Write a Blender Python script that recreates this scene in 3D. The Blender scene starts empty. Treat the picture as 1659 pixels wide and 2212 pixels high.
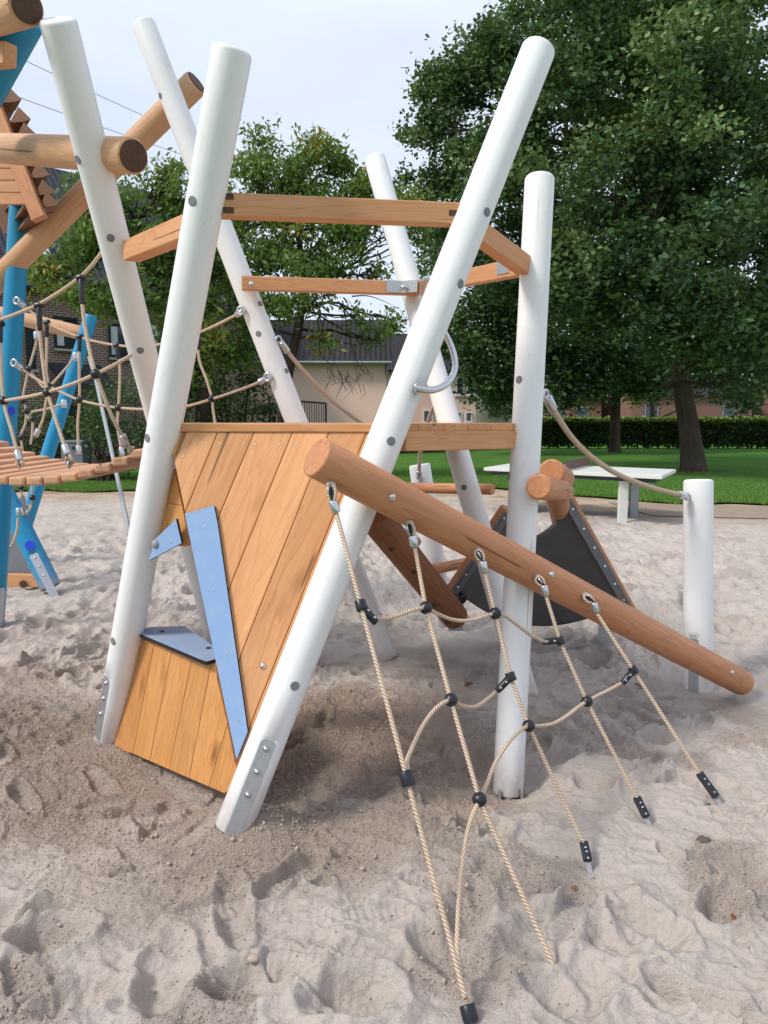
import bpy, math, random
import numpy as np
from mathutils import Vector, Matrix
random.seed(7)
RNG = np.random.default_rng(7)
V = Vector
scene = bpy.context.scene
COL = scene.collection

# ------------------------------------------------------------------ camera, world, sun, exposure
FP = 1603.7; CX = 829.5; CY = 1106.0; CAM_H = 1.55
PITCH = math.atan(355.0 / 2900.0)
SP, CP = math.sin(PITCH), math.cos(PITCH)
cam_d = bpy.data.cameras.new("camera")
cam_d.sensor_fit = 'HORIZONTAL'; cam_d.sensor_width = 27.0; cam_d.lens = 26.1
cam_d.clip_start = 0.05; cam_d.clip_end = 2000
cam = bpy.data.objects.new("camera", cam_d); COL.objects.link(cam)
cam.location = (0, 0, CAM_H); cam.rotation_euler = (math.pi / 2 - PITCH, 0, 0)
scene.camera = cam

SUN_EL, SUN_AZ = math.radians(46), math.radians(-118)      # azimuth from +Y towards +X
world = bpy.data.worlds.new("World"); scene.world = world; world.use_nodes = True
wt = world.node_tree; wt.nodes.clear()
def wn(t, **k):
    n = wt.nodes.new(t)
    for a, b in k.items(): setattr(n, a, b)
    return n
sky = wn('ShaderNodeTexSky'); sky.sky_type = 'NISHITA'; sky.sun_disc = False
sky.sun_elevation = SUN_EL; sky.sun_rotation = SUN_AZ; sky.air_density = 1.0; sky.dust_density = 1.5
tc = wn('ShaderNodeTexCoord'); mp = wn('ShaderNodeMapping'); mp.inputs['Scale'].default_value = (1.6, 1.6, 4.5)
nz = wn('ShaderNodeTexNoise'); nz.inputs['Scale'].default_value = 1.3; nz.inputs['Detail'].default_value = 5; nz.inputs['Roughness'].default_value = 0.52
rp = wn('ShaderNodeValToRGB'); rp.color_ramp.elements[0].position = 0.36; rp.color_ramp.elements[0].color = (.80, .80, .80, 1)
rp.color_ramp.elements[1].position = 0.66; rp.color_ramp.elements[1].color = (.97, .97, .97, 1)
mx = wn('ShaderNodeMix', data_type='RGBA'); mx.inputs['B'].default_value = (7.0, 7.75, 9.2, 1)
bg = wn('ShaderNodeBackground'); bg.inputs['Strength'].default_value = 0.1
wo = wn('ShaderNodeOutputWorld')
L = wt.links.new
L(tc.outputs['Generated'], mp.inputs['Vector']); L(mp.outputs['Vector'], nz.inputs['Vector']); L(nz.outputs['Fac'], rp.inputs['Fac'])
L(rp.outputs['Color'], mx.inputs['Factor']); L(sky.outputs['Color'], mx.inputs['A']); L(mx.outputs['Result'], bg.inputs['Color']); L(bg.outputs['Background'], wo.inputs['Surface'])

sun_d = bpy.data.lights.new("sun", 'SUN'); sun_d.energy = 2.4; sun_d.angle = math.radians(12); sun_d.color = (1, .95, .87)
sun = bpy.data.objects.new("sun", sun_d); COL.objects.link(sun)
sd = V((math.sin(SUN_AZ) * math.cos(SUN_EL), math.cos(SUN_AZ) * math.cos(SUN_EL), math.sin(SUN_EL)))
sun.rotation_euler = sd.to_track_quat('Z', 'Y').to_euler(); sun.location = sd * 30
scene.view_settings.view_transform = 'Standard'; scene.view_settings.look = 'None'
scene.view_settings.exposure = 0.34; scene.view_settings.gamma = 1.0
scene.render.engine = 'CYCLES'
scene.cycles.max_bounces = 6; scene.cycles.diffuse_bounces = 3; scene.cycles.glossy_bounces = 3
scene.cycles.transparent_max_bounces = 6; scene.cycles.caustics_reflective = False; scene.cycles.caustics_refractive = False

# ------------------------------------------------------------------ geometry helpers
def P(x, y, Z):
    u = (x - CX) / FP; v = -(y - CY) / FP
    return V((u * Z, Z * (CP + v * SP), CAM_H + Z * (-SP + v * CP)))
def G(x, y, z=0.0):
    v = -(y - CY) / FP
    return P(x, y, (CAM_H - z) / (SP - v * CP))
CAM = V((0, 0, CAM_H))
class Plane:
    def __init__(s, a, b, c, off=0.0):
        n = (b - a).cross(c - a).normalized()
        if n.dot(CAM - a) < 0: n = -n
        s.n = n; s.o = a + n * off
    def at(s, x, y):
        d = P(x, y, 1) - CAM
        return CAM + d * ((s.o - CAM).dot(s.n) / d.dot(s.n))

class MB:
    def __init__(s): s.v = []; s.f = []; s.g = []; s.t = []; s.sm = []; s.mi = []
    def add(s, verts, faces, grain=None, smooth=False, tone=0.0, mi=0):
        b = len(s.v); s.v += [tuple(q) for q in verts]
        s.g += [tuple(q) for q in (grain if grain is not None else verts)]
        s.t += [tone] * len(verts)
        for f in faces: s.f.append(tuple(i + b for i in f)); s.sm.append(smooth); s.mi.append(mi)
        return s
    def tube(s, pts, rad, n=14, caps=True, rope=False, tone=0.0, goff=(0, 0, 0), mi=0, flat=None):
        pts = [V(q) for q in pts]; m = len(pts)
        if not isinstance(rad, (list, tuple)): rad = [rad] * m
        T = [(pts[min(i + 1, m - 1)] - pts[max(i - 1, 0)]).normalized() for i in range(m)]
        ref = V((0, 0, 1)) if abs(T[0].z) < .9 else V((0, 1, 0))
        u = (ref - T[0] * ref.dot(T[0])).normalized(); vs = []; gs = []; S = 0
        for i in range(m):
            if i: S += (pts[i] - pts[i - 1]).length
            u = (u - T[i] * u.dot(T[i])).normalized(); w = T[i].cross(u)
            for k in range(n):
                a = 2 * math.pi * k / n; c, d = math.cos(a), math.sin(a)
                q = (u * c + w * d) * rad[i]
                if flat and flat[1] <= S <= flat[2]:
                    h = q.dot(flat[0]); mxh = rad[i] - flat[3]
                    if h > mxh: q = q - flat[0] * (h - mxh)
                vs.append(pts[i] + q)
                k2 = 1.0 if rope else rad[i]
                gs.append((c * k2 + goff[0], d * k2 + goff[1], S + goff[2]))
        fs = [(i * n + k, i * n + (k + 1) % n, (i + 1) * n + (k + 1) % n, (i + 1) * n + k) for i in range(m - 1) for k in range(n)]
        s.add(vs, fs, gs, True, tone, mi)
        if caps:
            s.add(vs[:n], [tuple(range(n))[::-1]], gs[:n], False, tone, mi)
            s.add(vs[-n:], [tuple(range(n))], gs[-n:], False, tone, mi)
        return s
    def rod(s, a, b, r0, r1=None, n=40, bev=.006, rings=2, **k):
        a, b = V(a), V(b); r1 = r0 if r1 is None else r1; d = (b - a); Ln = d.length; d.normalize()
        pts = [a, a + d * bev * .3, a + d * bev]; rr = [r0 - bev, r0 - bev * .3, r0]
        for i in range(1, rings):
            t = i / rings; pts.append(a + d * (Ln * t)); rr.append(r0 + (r1 - r0) * t)
        pts += [b - d * bev, b - d * bev * .3, b]; rr += [r1, r1 - bev * .3, r1 - bev]
        return s.tube(pts, rr, n, **k)
    def box(s, c, ax, ay, az, hx, hy, hz, tone=0.0, goff=(0, 0, 0), mi=0):
        c = V(c); ax, ay, az = V(ax).normalized(), V(ay).normalized(), V(az).normalized(); vs = []; gs = []
        for i in (-1, 1):
            for j in (-1, 1):
                for k in (-1, 1):
                    vs.append(c + ax * (i * hx) + ay * (j * hy) + az * (k * hz))
                    gs.append((i * hx + goff[0], j * hy + goff[1], k * hz + goff[2]))
        fs = [(0, 1, 3, 2), (4, 6, 7, 5), (0, 4, 5, 1), (2, 3, 7, 6), (0, 2, 6, 4), (1, 5, 7, 3)]
        if ax.cross(ay).dot(az) < 0: fs = [f[::-1] for f in fs]
        return s.add(vs, fs, gs, False, tone, mi)
    def beam(s, a, b, w, h, up=(0, 0, 1), tone=0.0, ext=0.0, goff=None):
        a, b = V(a), V(b); d = (b - a).normalized(); up = V(up); up = (up - d * up.dot(d)).normalized(); sd_ = d.cross(up)
        goff = goff or (random.uniform(0, 9), random.uniform(0, 9), random.uniform(0, 9))
        return s.box((a + b) / 2, sd_, up, d, w / 2, h / 2, (b - a).length / 2 + ext, tone, goff)
    def prism(s, poly, thick, along=None, tone=0.0, goff=None, mi=0):
        poly = [V(q) for q in poly]; n = len(poly); thick = V(thick)
        nr = V((0, 0, 0))
        for i in range(n): nr += poly[i].cross(poly[(i + 1) % n])
        if nr.dot(thick) > 0: poly = poly[::-1]
        al = (V(along) if along is not None else poly[1] - poly[0]).normalized(); tn = thick.normalized(); ac = al.cross(tn)
        goff = goff or (random.uniform(0, 9), random.uniform(0, 9), random.uniform(0, 9))
        vs = poly + [q + thick for q in poly]
        gs = [(q.dot(ac) + goff[0], q.dot(tn) + goff[1], q.dot(al) + goff[2]) for q in vs]
        fs = [tuple(range(n)), tuple(range(2 * n - 1, n - 1, -1))] + [(i, n + i, n + (i + 1) % n, (i + 1) % n) for i in range(n)]
        return s.add(vs, fs, gs, False, tone, mi)
    def ball(s, c, r, n=14, squash=None):
        c = V(c); vs = []; fs = []; m = n // 2
        for i in range(m + 1):
            th = math.pi * i / m
            for k in range(n):
                ph = 2 * math.pi * k / n
                q = V((math.sin(th) * math.cos(ph), math.sin(th) * math.sin(ph), math.cos(th))) * r
                if squash: q = q - squash[0] * (q.dot(squash[0]) * (1 - squash[1]))
                vs.append(c + q)
        for i in range(m):
            for k in range(n): fs.append((i * n + k, (i + 1) * n + k, (i + 1) * n + (k + 1) % n, i * n + (k + 1) % n))
        return s.add(vs, fs, None, True)
    def disc(s, c, nrm, r, t=.004, n=20, tone=0):
        nrm = V(nrm).normalized(); return s.rod(V(c) - nrm * t, V(c) + nrm * t * .6, r, n=n, bev=min(.0012, t * .4), rings=1, tone=tone)
    def dome(s, c, nrm, r, n=12, h=.6):
        nrm = V(nrm).normalized(); return s.ball(c, r, n, (nrm, h))
    def ring(s, c, nrm, R, r, n=18, m=8):
        nrm = V(nrm).normalized(); u = nrm.orthogonal().normalized(); w = nrm.cross(u)
        vs = []; fs = []
        for i in range(n):
            a = 2 * math.pi * i / n; d = u * math.cos(a) + w * math.sin(a)
            for k in range(m):
                b = 2 * math.pi * k / m; vs.append(V(c) + d * (R + r * math.cos(b)) + nrm * (r * math.sin(b)))
        for i in range(n):
            for k in range(m): fs.append((i * m + k, ((i + 1) % n) * m + k, ((i + 1) % n) * m + (k + 1) % m, i * m + (k + 1) % m))
        return s.add(vs, fs, None, True)
    def build(s, name, mat, parent=None, bevel=0.0, seg=2, label=None):
        me = bpy.data.meshes.new(name); me.from_pydata(s.v, [], s.f)
        me.polygons.foreach_set('use_smooth', s.sm)
        mats = mat if isinstance(mat, (list, tuple)) else [mat]
        for m in mats: me.materials.append(m)
        if len(mats) > 1: me.polygons.foreach_set('material_index', s.mi)
        at = me.attributes.new('grain', 'FLOAT_VECTOR', 'POINT'); at.data.foreach_set('vector', np.array(s.g, dtype=np.float32).ravel())
        at = me.attributes.new('tone', 'FLOAT', 'POINT'); at.data.foreach_set('value', np.array(s.t, dtype=np.float32))
        me.update()
        return link(name, me, parent, bevel, seg, label)
def world_loc(o):
    l = V(o.location)
    while o.parent: o = o.parent; l += o.location
    return l
def link(name, me, parent=None, bevel=0.0, seg=2, label=None):
    o = bpy.data.objects.new(name, me); COL.objects.link(o)
    if parent is not None:
        o.parent = parent; o.location = -world_loc(parent)
    if bevel:
        b = o.modifiers.new('bevel', 'BEVEL'); b.width = bevel; b.segments = seg; b.limit_method = 'ANGLE'; b.angle_limit = math.radians(40)
    if label: o['label'] = label
    return o
def tag(o, label, cat, group=None):
    o['label'] = label; o['category'] = cat
    if group: o['group'] = group
    return o
def thing(name, loc, label, cat, group=None):
    o = bpy.data.objects.new(name, None); COL.objects.link(o); o.location = loc; o.empty_display_size = .1
    return tag(o, label, cat, group)
def smooth_path(pts, k=6):
    pts = [V(q) for q in pts]; out = []
    for i in range(len(pts) - 1):
        p0 = pts[max(i - 1, 0)]; p1 = pts[i]; p2 = pts[i + 1]; p3 = pts[min(i + 2, len(pts) - 1)]
        for j in range(k):
            t = j / k
            out.append(.5 * ((2 * p1) + (p2 - p0) * t + (2 * p0 - 5 * p1 + 4 * p2 - p3) * t * t + (3 * p1 - p0 - 3 * p2 + p3) * t ** 3))
    out.append(pts[-1]); return out
def clip(poly, a, b, keep):          # 2-D half-plane clip; keep side point
    sgn = lambda q: (b[0] - a[0]) * (q[1] - a[1]) - (b[1] - a[1]) * (q[0] - a[0])
    k = 1 if sgn(keep) > 0 else -1; out = []
    for i in range(len(poly)):
        p, q = poly[i], poly[(i + 1) % len(poly)]; sp, sq = sgn(p) * k, sgn(q) * k
        if sp >= 0: out.append(p)
        if sp * sq < 0:
            t = sp / (sp - sq); out.append((p[0] + (q[0] - p[0]) * t, p[1] + (q[1] - p[1]) * t))
    return out

# ------------------------------------------------------------------ numpy noise
_perm = np.random.default_rng(3).permutation(256); _perm = np.concatenate([_perm, _perm, _perm])
_ang = np.random.default_rng(4).uniform(0, 2 * np.pi, 256); _gx, _gy = np.cos(_ang), np.sin(_ang)
def perlin(x, y, seed=0):
    x = x + seed * 17.31; y = y - seed * 9.77
    xi = np.floor(x).astype(int); yi = np.floor(y).astype(int); xf = x - xi; yf = y - yi
    u = xf * xf * xf * (xf * (xf * 6 - 15) + 10); v = yf * yf * yf * (yf * (yf * 6 - 15) + 10)
    def g(ix, iy, dx, dy):
        h = _perm[(_perm[ix & 255] + iy) & 255]; return _gx[h] * dx + _gy[h] * dy
    a = g(xi, yi, xf, yf); b = g(xi + 1, yi, xf - 1, yf); c = g(xi, yi + 1, xf, yf - 1); d = g(xi + 1, yi + 1, xf - 1, yf - 1)
    return (a + (b - a) * u) * (1 - v) + (c + (d - c) * u) * v
def fbm(x, y, o=4, seed=0, gain=.5):
    s = 0; a = 1.0; f = 1.0
    for i in range(o): s = s + a * perlin(x * f, y * f, seed + i); a *= gain; f *= 2.03
    return s
def sstep(a, b, x):
    t = np.clip((x - a) / (b - a), 0, 1); return t * t * (3 - 2 * t)

# ------------------------------------------------------------------ materials
class Mat:
    def __init__(s, name, rough=.6, spec=.3, metal=0.0):
        s.m = bpy.data.materials.new(name); s.m.use_nodes = True; s.t = s.m.node_tree
        s.b = s.t.nodes['Principled BSDF']; s.o = s.t.nodes['Material Output']
        s.b.inputs['Roughness'].default_value = rough; s.b.inputs['Specular IOR Level'].default_value = spec; s.b.inputs['Metallic'].default_value = metal
    def n(s, t, **k):
        q = s.t.nodes.new(t)
        for a, b in k.items():
            if a in q.inputs.keys(): q.inputs[a].default_value = b
            else: setattr(q, a, b)
        return q
    def l(s, a, b): s.t.links.new(a, b)
    def attr(s, name): return s.n('ShaderNodeAttribute', attribute_name=name)
    def map(s, vec, scale):
        m = s.n('ShaderNodeMapping'); m.inputs['Scale'].default_value = scale; s.l(vec, m.inputs['Vector']); return m.outputs['Vector']
    def noise(s, vec, scale, detail=4, rough=.55, dist=0):
        q = s.n('ShaderNodeTexNoise', Scale=scale, Detail=detail, Roughness=rough, Distortion=dist)
        if vec is not None: s.l(vec, q.inputs['Vector'])
        return q.outputs['Fac']
    def ramp(s, fac, stops):
        r = s.n('ShaderNodeValToRGB'); e = r.color_ramp.elements
        while len(e) < len(stops): e.new(.5)
        for q, (p, c) in zip(e, stops): q.position = p; q.color = (*c, 1) if len(c) == 3 else c
        s.l(fac, r.inputs['Fac']); return r.outputs['Color']
    def mix(s, fac, a, b, mode='MIX'):
        q = s.n('ShaderNodeMix', data_type='RGBA', blend_type=mode)
        for k, v in (('Factor', fac), ('A', a), ('B', b)):
            if isinstance(v, (int, float)): q.inputs[k].default_value = v
            elif isinstance(v, tuple): q.inputs[k].default_value = (*v, 1)
            else: s.l(v, q.inputs[k])
        return q.outputs['Result']
    def math(s, op, a, b=0.0, c=None):
        q = s.n('ShaderNodeMath', operation=op)
        for i, v in enumerate((a, b, c)):
            if v is None: continue
            if isinstance(v, (int, float)): q.inputs[i].default_value = v
            else: s.l(v, q.inputs[i])
        return q.outputs[0]
    def color(s, c):
        if isinstance(c, tuple): s.b.inputs['Base Color'].default_value = (*c, 1)
        else: s.l(c, s.b.inputs['Base Color'])
        return s
    def bump(s, h, strength=.3, dist=.01, prev=None):
        q = s.n('ShaderNodeBump', Strength=strength, Distance=dist); s.l(h, q.inputs['Height'])
        if prev is not None: s.l(prev, q.inputs['Normal'])
        s.l(q.outputs['Normal'], s.b.inputs['Normal']); return q.outputs['Normal']
G3 = lambda v: (v, v, v)

def wood(name, light, mid, dark, rough=.55, knots=True, kn=.42, ringscale=1.0, coat=.25):
    m = Mat(name, rough, .35); g = m.attr('grain').outputs['Vector']; tn = m.attr('tone').outputs['Fac']
    low = m.noise(m.map(g, (5, 5, .7)), 1.0, 2)
    warp = m.n('ShaderNodeVectorMath', operation='SCALE'); m.l(g, warp.inputs[0]); warp.inputs['Scale'].default_value = 1.0
    big = m.noise(m.map(g, (9 * ringscale, 9 * ringscale, .9)), 1.0, 3, .5, .4)
    rings = m.math('FRACT', m.math('MULTIPLY', big, 11.0))
    rings = m.math('MULTIPLY', m.math('POWER', rings, 2.2), 1.0)
    fib = m.noise(m.map(g, (160, 160, 3.5)), 1.0, 3, .6)
    c = m.ramp(low, [(.25, light), (.55, mid), (.8, light)])
    c = m.mix(m.math('MULTIPLY', rings, .42), c, dark)
    c = m.mix(m.math('MULTIPLY', m.math('SUBTRACT', fib, .42), .9), c, dark)
    if knots:
        vo = m.n('ShaderNodeTexVoronoi', Scale=1.0); m.l(m.map(g, (7.5, 7.5, 2.6)), vo.inputs['Vector'])
        kd = m.noise(m.map(g, (30, 30, 14)), 1.0, 2)
        kf = m.math('ADD', vo.outputs['Distance'], m.math('MULTIPLY', m.math('SUBTRACT', kd, .5), .14))
        kc = m.ramp(kf, [(.06, G3(1)), (.13, G3(.5)), (.22, G3(0))])
        c = m.mix(m.math('MULTIPLY', kc, kn), c, tuple(q * .45 for q in dark))
    cr = m.noise(m.map(g, (26, 26, 1.1)), 1.0, 2, .5)
    crk = m.ramp(cr, [(.705, G3(0)), (.725, G3(1))])
    c = m.mix(m.math('MULTIPLY', crk, .7), c, tuple(q * .25 for q in dark))
    hs = m.n('ShaderNodeHueSaturation'); m.l(c, hs.inputs['Color'])
    oi = m.n('ShaderNodeObjectInfo').outputs['Random']
    val = m.math('ADD', m.math('ADD', 1.0, tn), m.math('MULTIPLY', m.math('SUBTRACT', oi, .5), .12)); m.l(val, hs.inputs['Value'])
    dirt = m.noise(m.map(g, (6, 6, 4)), 1.0, 5, .65)
    c2 = m.mix(m.math('MULTIPLY', m.ramp(dirt, [(.58, G3(0)), (.78, G3(1))]), .28), hs.outputs['Color'], (.22, .14, .09))
    m.color(c2); m.bump(m.math('ADD', fib, m.math('MULTIPLY', crk, -1.5)), .25, .0025)
    m.l(m.math('ADD', .42, m.math('MULTIPLY', fib, .3)), m.b.inputs['Roughness'])
    return m.m
W_PANEL = wood('larch_panel', (.72, .385, .185), (.66, .325, .14), (.44, .185, .065))
W_SEAT = wood('larch_box_panel', (.68, .335, .115), (.63, .295, .092), (.36, .135, .035), kn=.7)
W_RAIL = wood('larch_rail', (.69, .365, .185), (.62, .30, .14), (.42, .18, .07), knots=False)
W_LOG = wood('stained_log', (.60, .285, .14), (.54, .245, .115), (.34, .13, .055), knots=False, ringscale=.8)
W_LOGPALE = wood('pale_log', (.68, .42, .25), (.63, .36, .195), (.42, .20, .10), knots=False)
W_DARK = wood('brown_end_grain', (.12, .055, .03), (.09, .04, .022), (.03, .015, .01), knots=False)
W_ROOF = wood('roof_board', (.23, .10, .05), (.19, .08, .036), (.08, .033, .018), knots=False)
W_BRIDGE = wood('bridge_plank', (.70, .42, .26), (.65, .36, .21), (.42, .20, .10))
W_BROWN = wood('brown_stringer', (.34, .15, .07), (.29, .12, .055), (.14, .05, .025))

def paint(name, col, rough=.42, dirt=(.45, .42, .38), amt=.25):
    m = Mat(name, rough, .4); g = m.attr('grain').outputs['Vector']
    a = m.noise(m.map(g, (14, 14, .9)), 1.0, 4, .6); d = m.noise(m.map(g, (9, 9, 5)), 1.0, 6, .7)
    fine = m.noise(m.map(g, (120, 120, 4)), 1.0, 3)
    c = m.mix(m.math('MULTIPLY', m.ramp(d, [(.56, G3(0)), (.8, G3(1))]), amt), col, dirt)
    c = m.mix(m.math('MULTIPLY', m.ramp(a, [(.35, G3(0)), (.75, G3(1))]), amt * .4), c, tuple(q * .82 for q in col))
    sp = m.noise(m.map(g, (60, 60, 25)), 1.0, 2, .5)
    c = m.mix(m.math('MULTIPLY', m.ramp(sp, [(.76, G3(0)), (.79, G3(1))]), .5), c, dirt)
    crk = m.ramp(m.noise(m.map(g, (34, 34, .55)), 1.0, 2, .5), [(.715, G3(0)), (.735, G3(1))])
    c = m.mix(m.math('MULTIPLY', crk, .45), c, tuple(q * .45 for q in dirt))
    foot = m.math('MULTIPLY', m.attr('tone').outputs['Fac'], m.ramp(m.noise(m.map(g, (16, 16, 10)), 1.0, 5, .7), [(.3, G3(.15)), (.62, G3(1))]))
    c = m.mix(m.math('MULTIPLY', foot, .85), c, (.46, .385, .33))
    m.color(c); m.bump(m.math('ADD', m.math('ADD', fine, m.math('MULTIPLY', crk, -2.5)), m.math('MULTIPLY', a, 1.6)), .22, .0025); return m.m
PAINT_W = paint('white_paint', (.80, .80, .795), amt=.38); PAINT_B = paint('blue_paint', (.013, .25, .455), .36, (.04, .2, .3), .2)
CONC_W = paint('white_slab', (.62, .63, .58), .6, (.4, .4, .36), .4)
def plain(name, c, rough=.5, spec=.4, metal=0.0, var=.12, sc=25, bump=.1):
    m = Mat(name, rough, spec, metal); g = m.attr('grain').outputs['Vector']; a = m.noise(g, sc, 5, .65)
    m.color(m.mix(m.math('MULTIPLY', a, 1.0), tuple(q * (1 - var) for q in c), tuple(min(1, q * (1 + var)) for q in c)))
    m.l(m.math('ADD', rough - .08, m.math('MULTIPLY', a, .16)), m.b.inputs['Roughness'])
    if bump: m.bump(a, bump, .004)
    return m.m
STEEL = plain('steel', (.58, .59, .60), .26, .5, 1.0, .1, 60, .04); GALV = plain('galvanised', (.50, .52, .54), .42, .5, .75, .16, 45, .05)
CAPG = plain('grey_cap', (.19, .195, .205), .5); BLACK = plain('black_plastic', (.012, .012, .015), .32, .5); DOMEG = plain('grey_dome', (.28, .29, .30), .45)
RUBBER = plain('black_rubber', (.12, .118, .115), .34, .5, 0, .3, 9, .05); HPL_E = plain('panel_core', (.012, .011, .013), .5)
DARKST = plain('dark_steel', (.03, .036, .045), .45); GREYM = plain('painted_grey_steel', (.36, .37, .38), .45, .4, .3); GREYBOX = plain('grey_box', (.16, .18, .21), .5)
HPL = Mat('blue_laminate', .38, .4); _g = HPL.attr('grain').outputs['Vector']
_d = HPL.noise(_g, 22, 6, .7); HPL.color(HPL.mix(HPL.math('MULTIPLY', HPL.ramp(_d, [(.5, G3(0)), (.75, G3(1))]), .36), (.25, .385, .62), (.42, .46, .54))); HPL = HPL.m
# sandy seat top
HPLS = Mat('blue_laminate_sandy', .5, .4); _g = HPLS.attr('grain').outputs['Vector']; _d = HPLS.noise(_g, 9, 7, .7)
HPLS.color(HPLS.mix(HPLS.math('MULTIPLY', HPLS.ramp(_d, [(.5, G3(0)), (.72, G3(1))]), .55), (.27, .36, .53), (.46, .45, .44))); HPLS = HPLS.m
ROPE = Mat('rope', .85, .1); _s = ROPE.n('ShaderNodeSeparateXYZ'); ROPE.l(ROPE.attr('grain').outputs['Vector'], _s.inputs[0])
_a = ROPE.math('ARCTAN2', _s.outputs[1], _s.outputs[0]); _ph = ROPE.math('ADD', ROPE.math('MULTIPLY', _a, 3.0), ROPE.math('MULTIPLY', _s.outputs[2], 520.0))
_w = ROPE.math('ADD', .5, ROPE.math('MULTIPLY', ROPE.math('SINE', _ph), .5))
_rd = ROPE.noise(ROPE.map(ROPE.attr('grain').outputs['Vector'], (.6, .6, 9)), 1.0, 5, .7)
ROPE.color(ROPE.mix(ROPE.math('MULTIPLY', ROPE.ramp(_rd, [(.45, G3(0)), (.75, G3(1))]), .45), ROPE.ramp(_w, [(.0, (.46, .325, .225)), (.3, (.66, .505, .375)), (1, (.77, .62, .475))]), (.40, .29, .20))); ROPE.bump(_w, .9, .004); ROPE = ROPE.m

def leafmat(name, stops, transl=.35):
    m = Mat(name, .5, .25); t = m.attr('tone').outputs['Fac']; c = m.ramp(t, stops); m.color(c)
    tr = m.n('ShaderNodeBsdfTranslucent'); m.l(m.mix(.5, c, (.16, .22, .03)), tr.inputs['Color'])
    ms = m.n('ShaderNodeMixShader'); ms.inputs[0].default_value = transl
    m.l(m.b.outputs[0], ms.inputs[1]); m.l(tr.outputs[0], ms.inputs[2]); m.l(ms.outputs[0], m.o.inputs['Surface']); return m.m
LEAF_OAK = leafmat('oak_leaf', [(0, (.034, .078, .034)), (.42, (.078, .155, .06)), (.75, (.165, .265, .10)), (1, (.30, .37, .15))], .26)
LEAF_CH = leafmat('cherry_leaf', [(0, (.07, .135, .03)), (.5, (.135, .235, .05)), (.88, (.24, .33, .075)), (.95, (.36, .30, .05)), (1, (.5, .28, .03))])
LEAF_SH = leafmat('shrub_leaf', [(0, (.034, .075, .024)), (.5, (.065, .13, .04)), (1, (.15, .23, .055))], .25)
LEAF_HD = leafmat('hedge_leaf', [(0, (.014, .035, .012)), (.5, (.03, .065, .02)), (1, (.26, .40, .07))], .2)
LEAF_LT = leafmat('bright_leaf', [(0, (.06, .14, .025)), (1, (.16, .28, .05))], .45)
def barkmat(name, c):
    m = Mat(name, .9, .1); g = m.attr('grain').outputs['Vector']; a = m.noise(m.map(g, (9, 9, 1.6)), 1.0, 6, .7)
    m.color(m.ramp(a, [(.3, tuple(q * .45 for q in c)), (.7, c)])); m.bump(a, .8, .04); return m.m
BARK = barkmat('bark', (.12, .095, .07)); BARK_C = barkmat('cherry_bark', (.06, .045, .035))

def brick(name, c1, c2, mort, bw=.25, bh=.083):
    m = Mat(name, .85, .15); g = m.attr('grain').outputs['Vector']
    b = m.n('ShaderNodeTexBrick'); m.l(g, b.inputs['Vector'])
    b.inputs['Scale'].default_value = 1.0; b.inputs['Brick Width'].default_value = bw; b.inputs['Row Height'].default_value = bh; b.inputs['Mortar Size'].default_value = .011
    b.inputs['Color1'].default_value = (*c1, 1); b.inputs['Color2'].default_value = (*c2, 1); b.inputs['Mortar'].default_value = (*mort, 1); b.inputs['Bias'].default_value = -.1
    n = m.noise(g, .8, 5, .6); c = m.mix(m.math('MULTIPLY', n, .35), b.outputs['Color'], tuple(q * .5 for q in c1)); m.color(c)
    m.bump(b.outputs['Fac'], -.4, .01); return m.m
BRICK = brick('brown_brick', (.24, .125, .10), (.15, .085, .075), (.55, .50, .45)); BRICK_R = brick('red_brick', (.26, .10, .075), (.2, .085, .07), (.3, .25, .22))
PAVER = brick('paver', (.36, .28, .215), (.42, .33, .26), (.24, .18, .13), .2, .1)
def tiles(name, c):
    m = Mat(name, .8, .15); g = m.attr('grain').outputs['Vector']; s = m.n('ShaderNodeSeparateXYZ'); m.l(g, s.inputs[0])
    row = m.math('FRACT', m.math('MULTIPLY', s.outputs[1], 3.0)); colw = m.math('SINE', m.math('MULTIPLY', s.outputs[0], 27.0))
    h = m.math('ADD', m.math('MULTIPLY', row, -.6), m.math('MULTIPLY', colw, .35)); n = m.noise(g, 4, 4)
    sh = m.ramp(m.math('ADD', m.math('MULTIPLY', colw, .25), m.math('ADD', .35, m.math('MULTIPLY', n, .4))), [(.2, tuple(q * .55 for q in c)), (.8, tuple(q * 1.25 for q in c))])
    edge = m.ramp(row, [(.0, G3(1)), (.10, G3(0))]); m.color(m.mix(m.math('MULTIPLY', edge, .6), sh, tuple(q * .3 for q in c))); m.bump(h, .8, .05); return m.m
TILE_D = tiles('dark_tile', (.055, .06, .075)); TILE_G = tiles('grey_tile', (.035, .033, .036))
PLASTER = plain('beige_plaster', (.93, .64, .55), .9, .1, 0, .05, 3, .05); CREAM = plain('cream_plaster', (.78, .71, .60), .9, .1, 0, .05, 3, .05)
FRAME_W = plain('white_frame', (.7, .7, .7), .4); FRAME_D = plain('dark_frame', (.02, .03, .035), .4)
GLASS = plain('window_glass', (.035, .045, .055), .06, .8, 0, .1, 2, 0); CURTAIN = plain('white_blind', (.6, .64, .68), .7); GUT = plain('zinc', (.34, .36, .38), .4, .5, .6)
STONE = plain('pebble', (.10, .085, .075), .8); DRYLEAF = plain('dry_leaf', (.22, .09, .04), .7); BLUEDOT = plain('blue_cap', (.02, .06, .62), .4)

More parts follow.
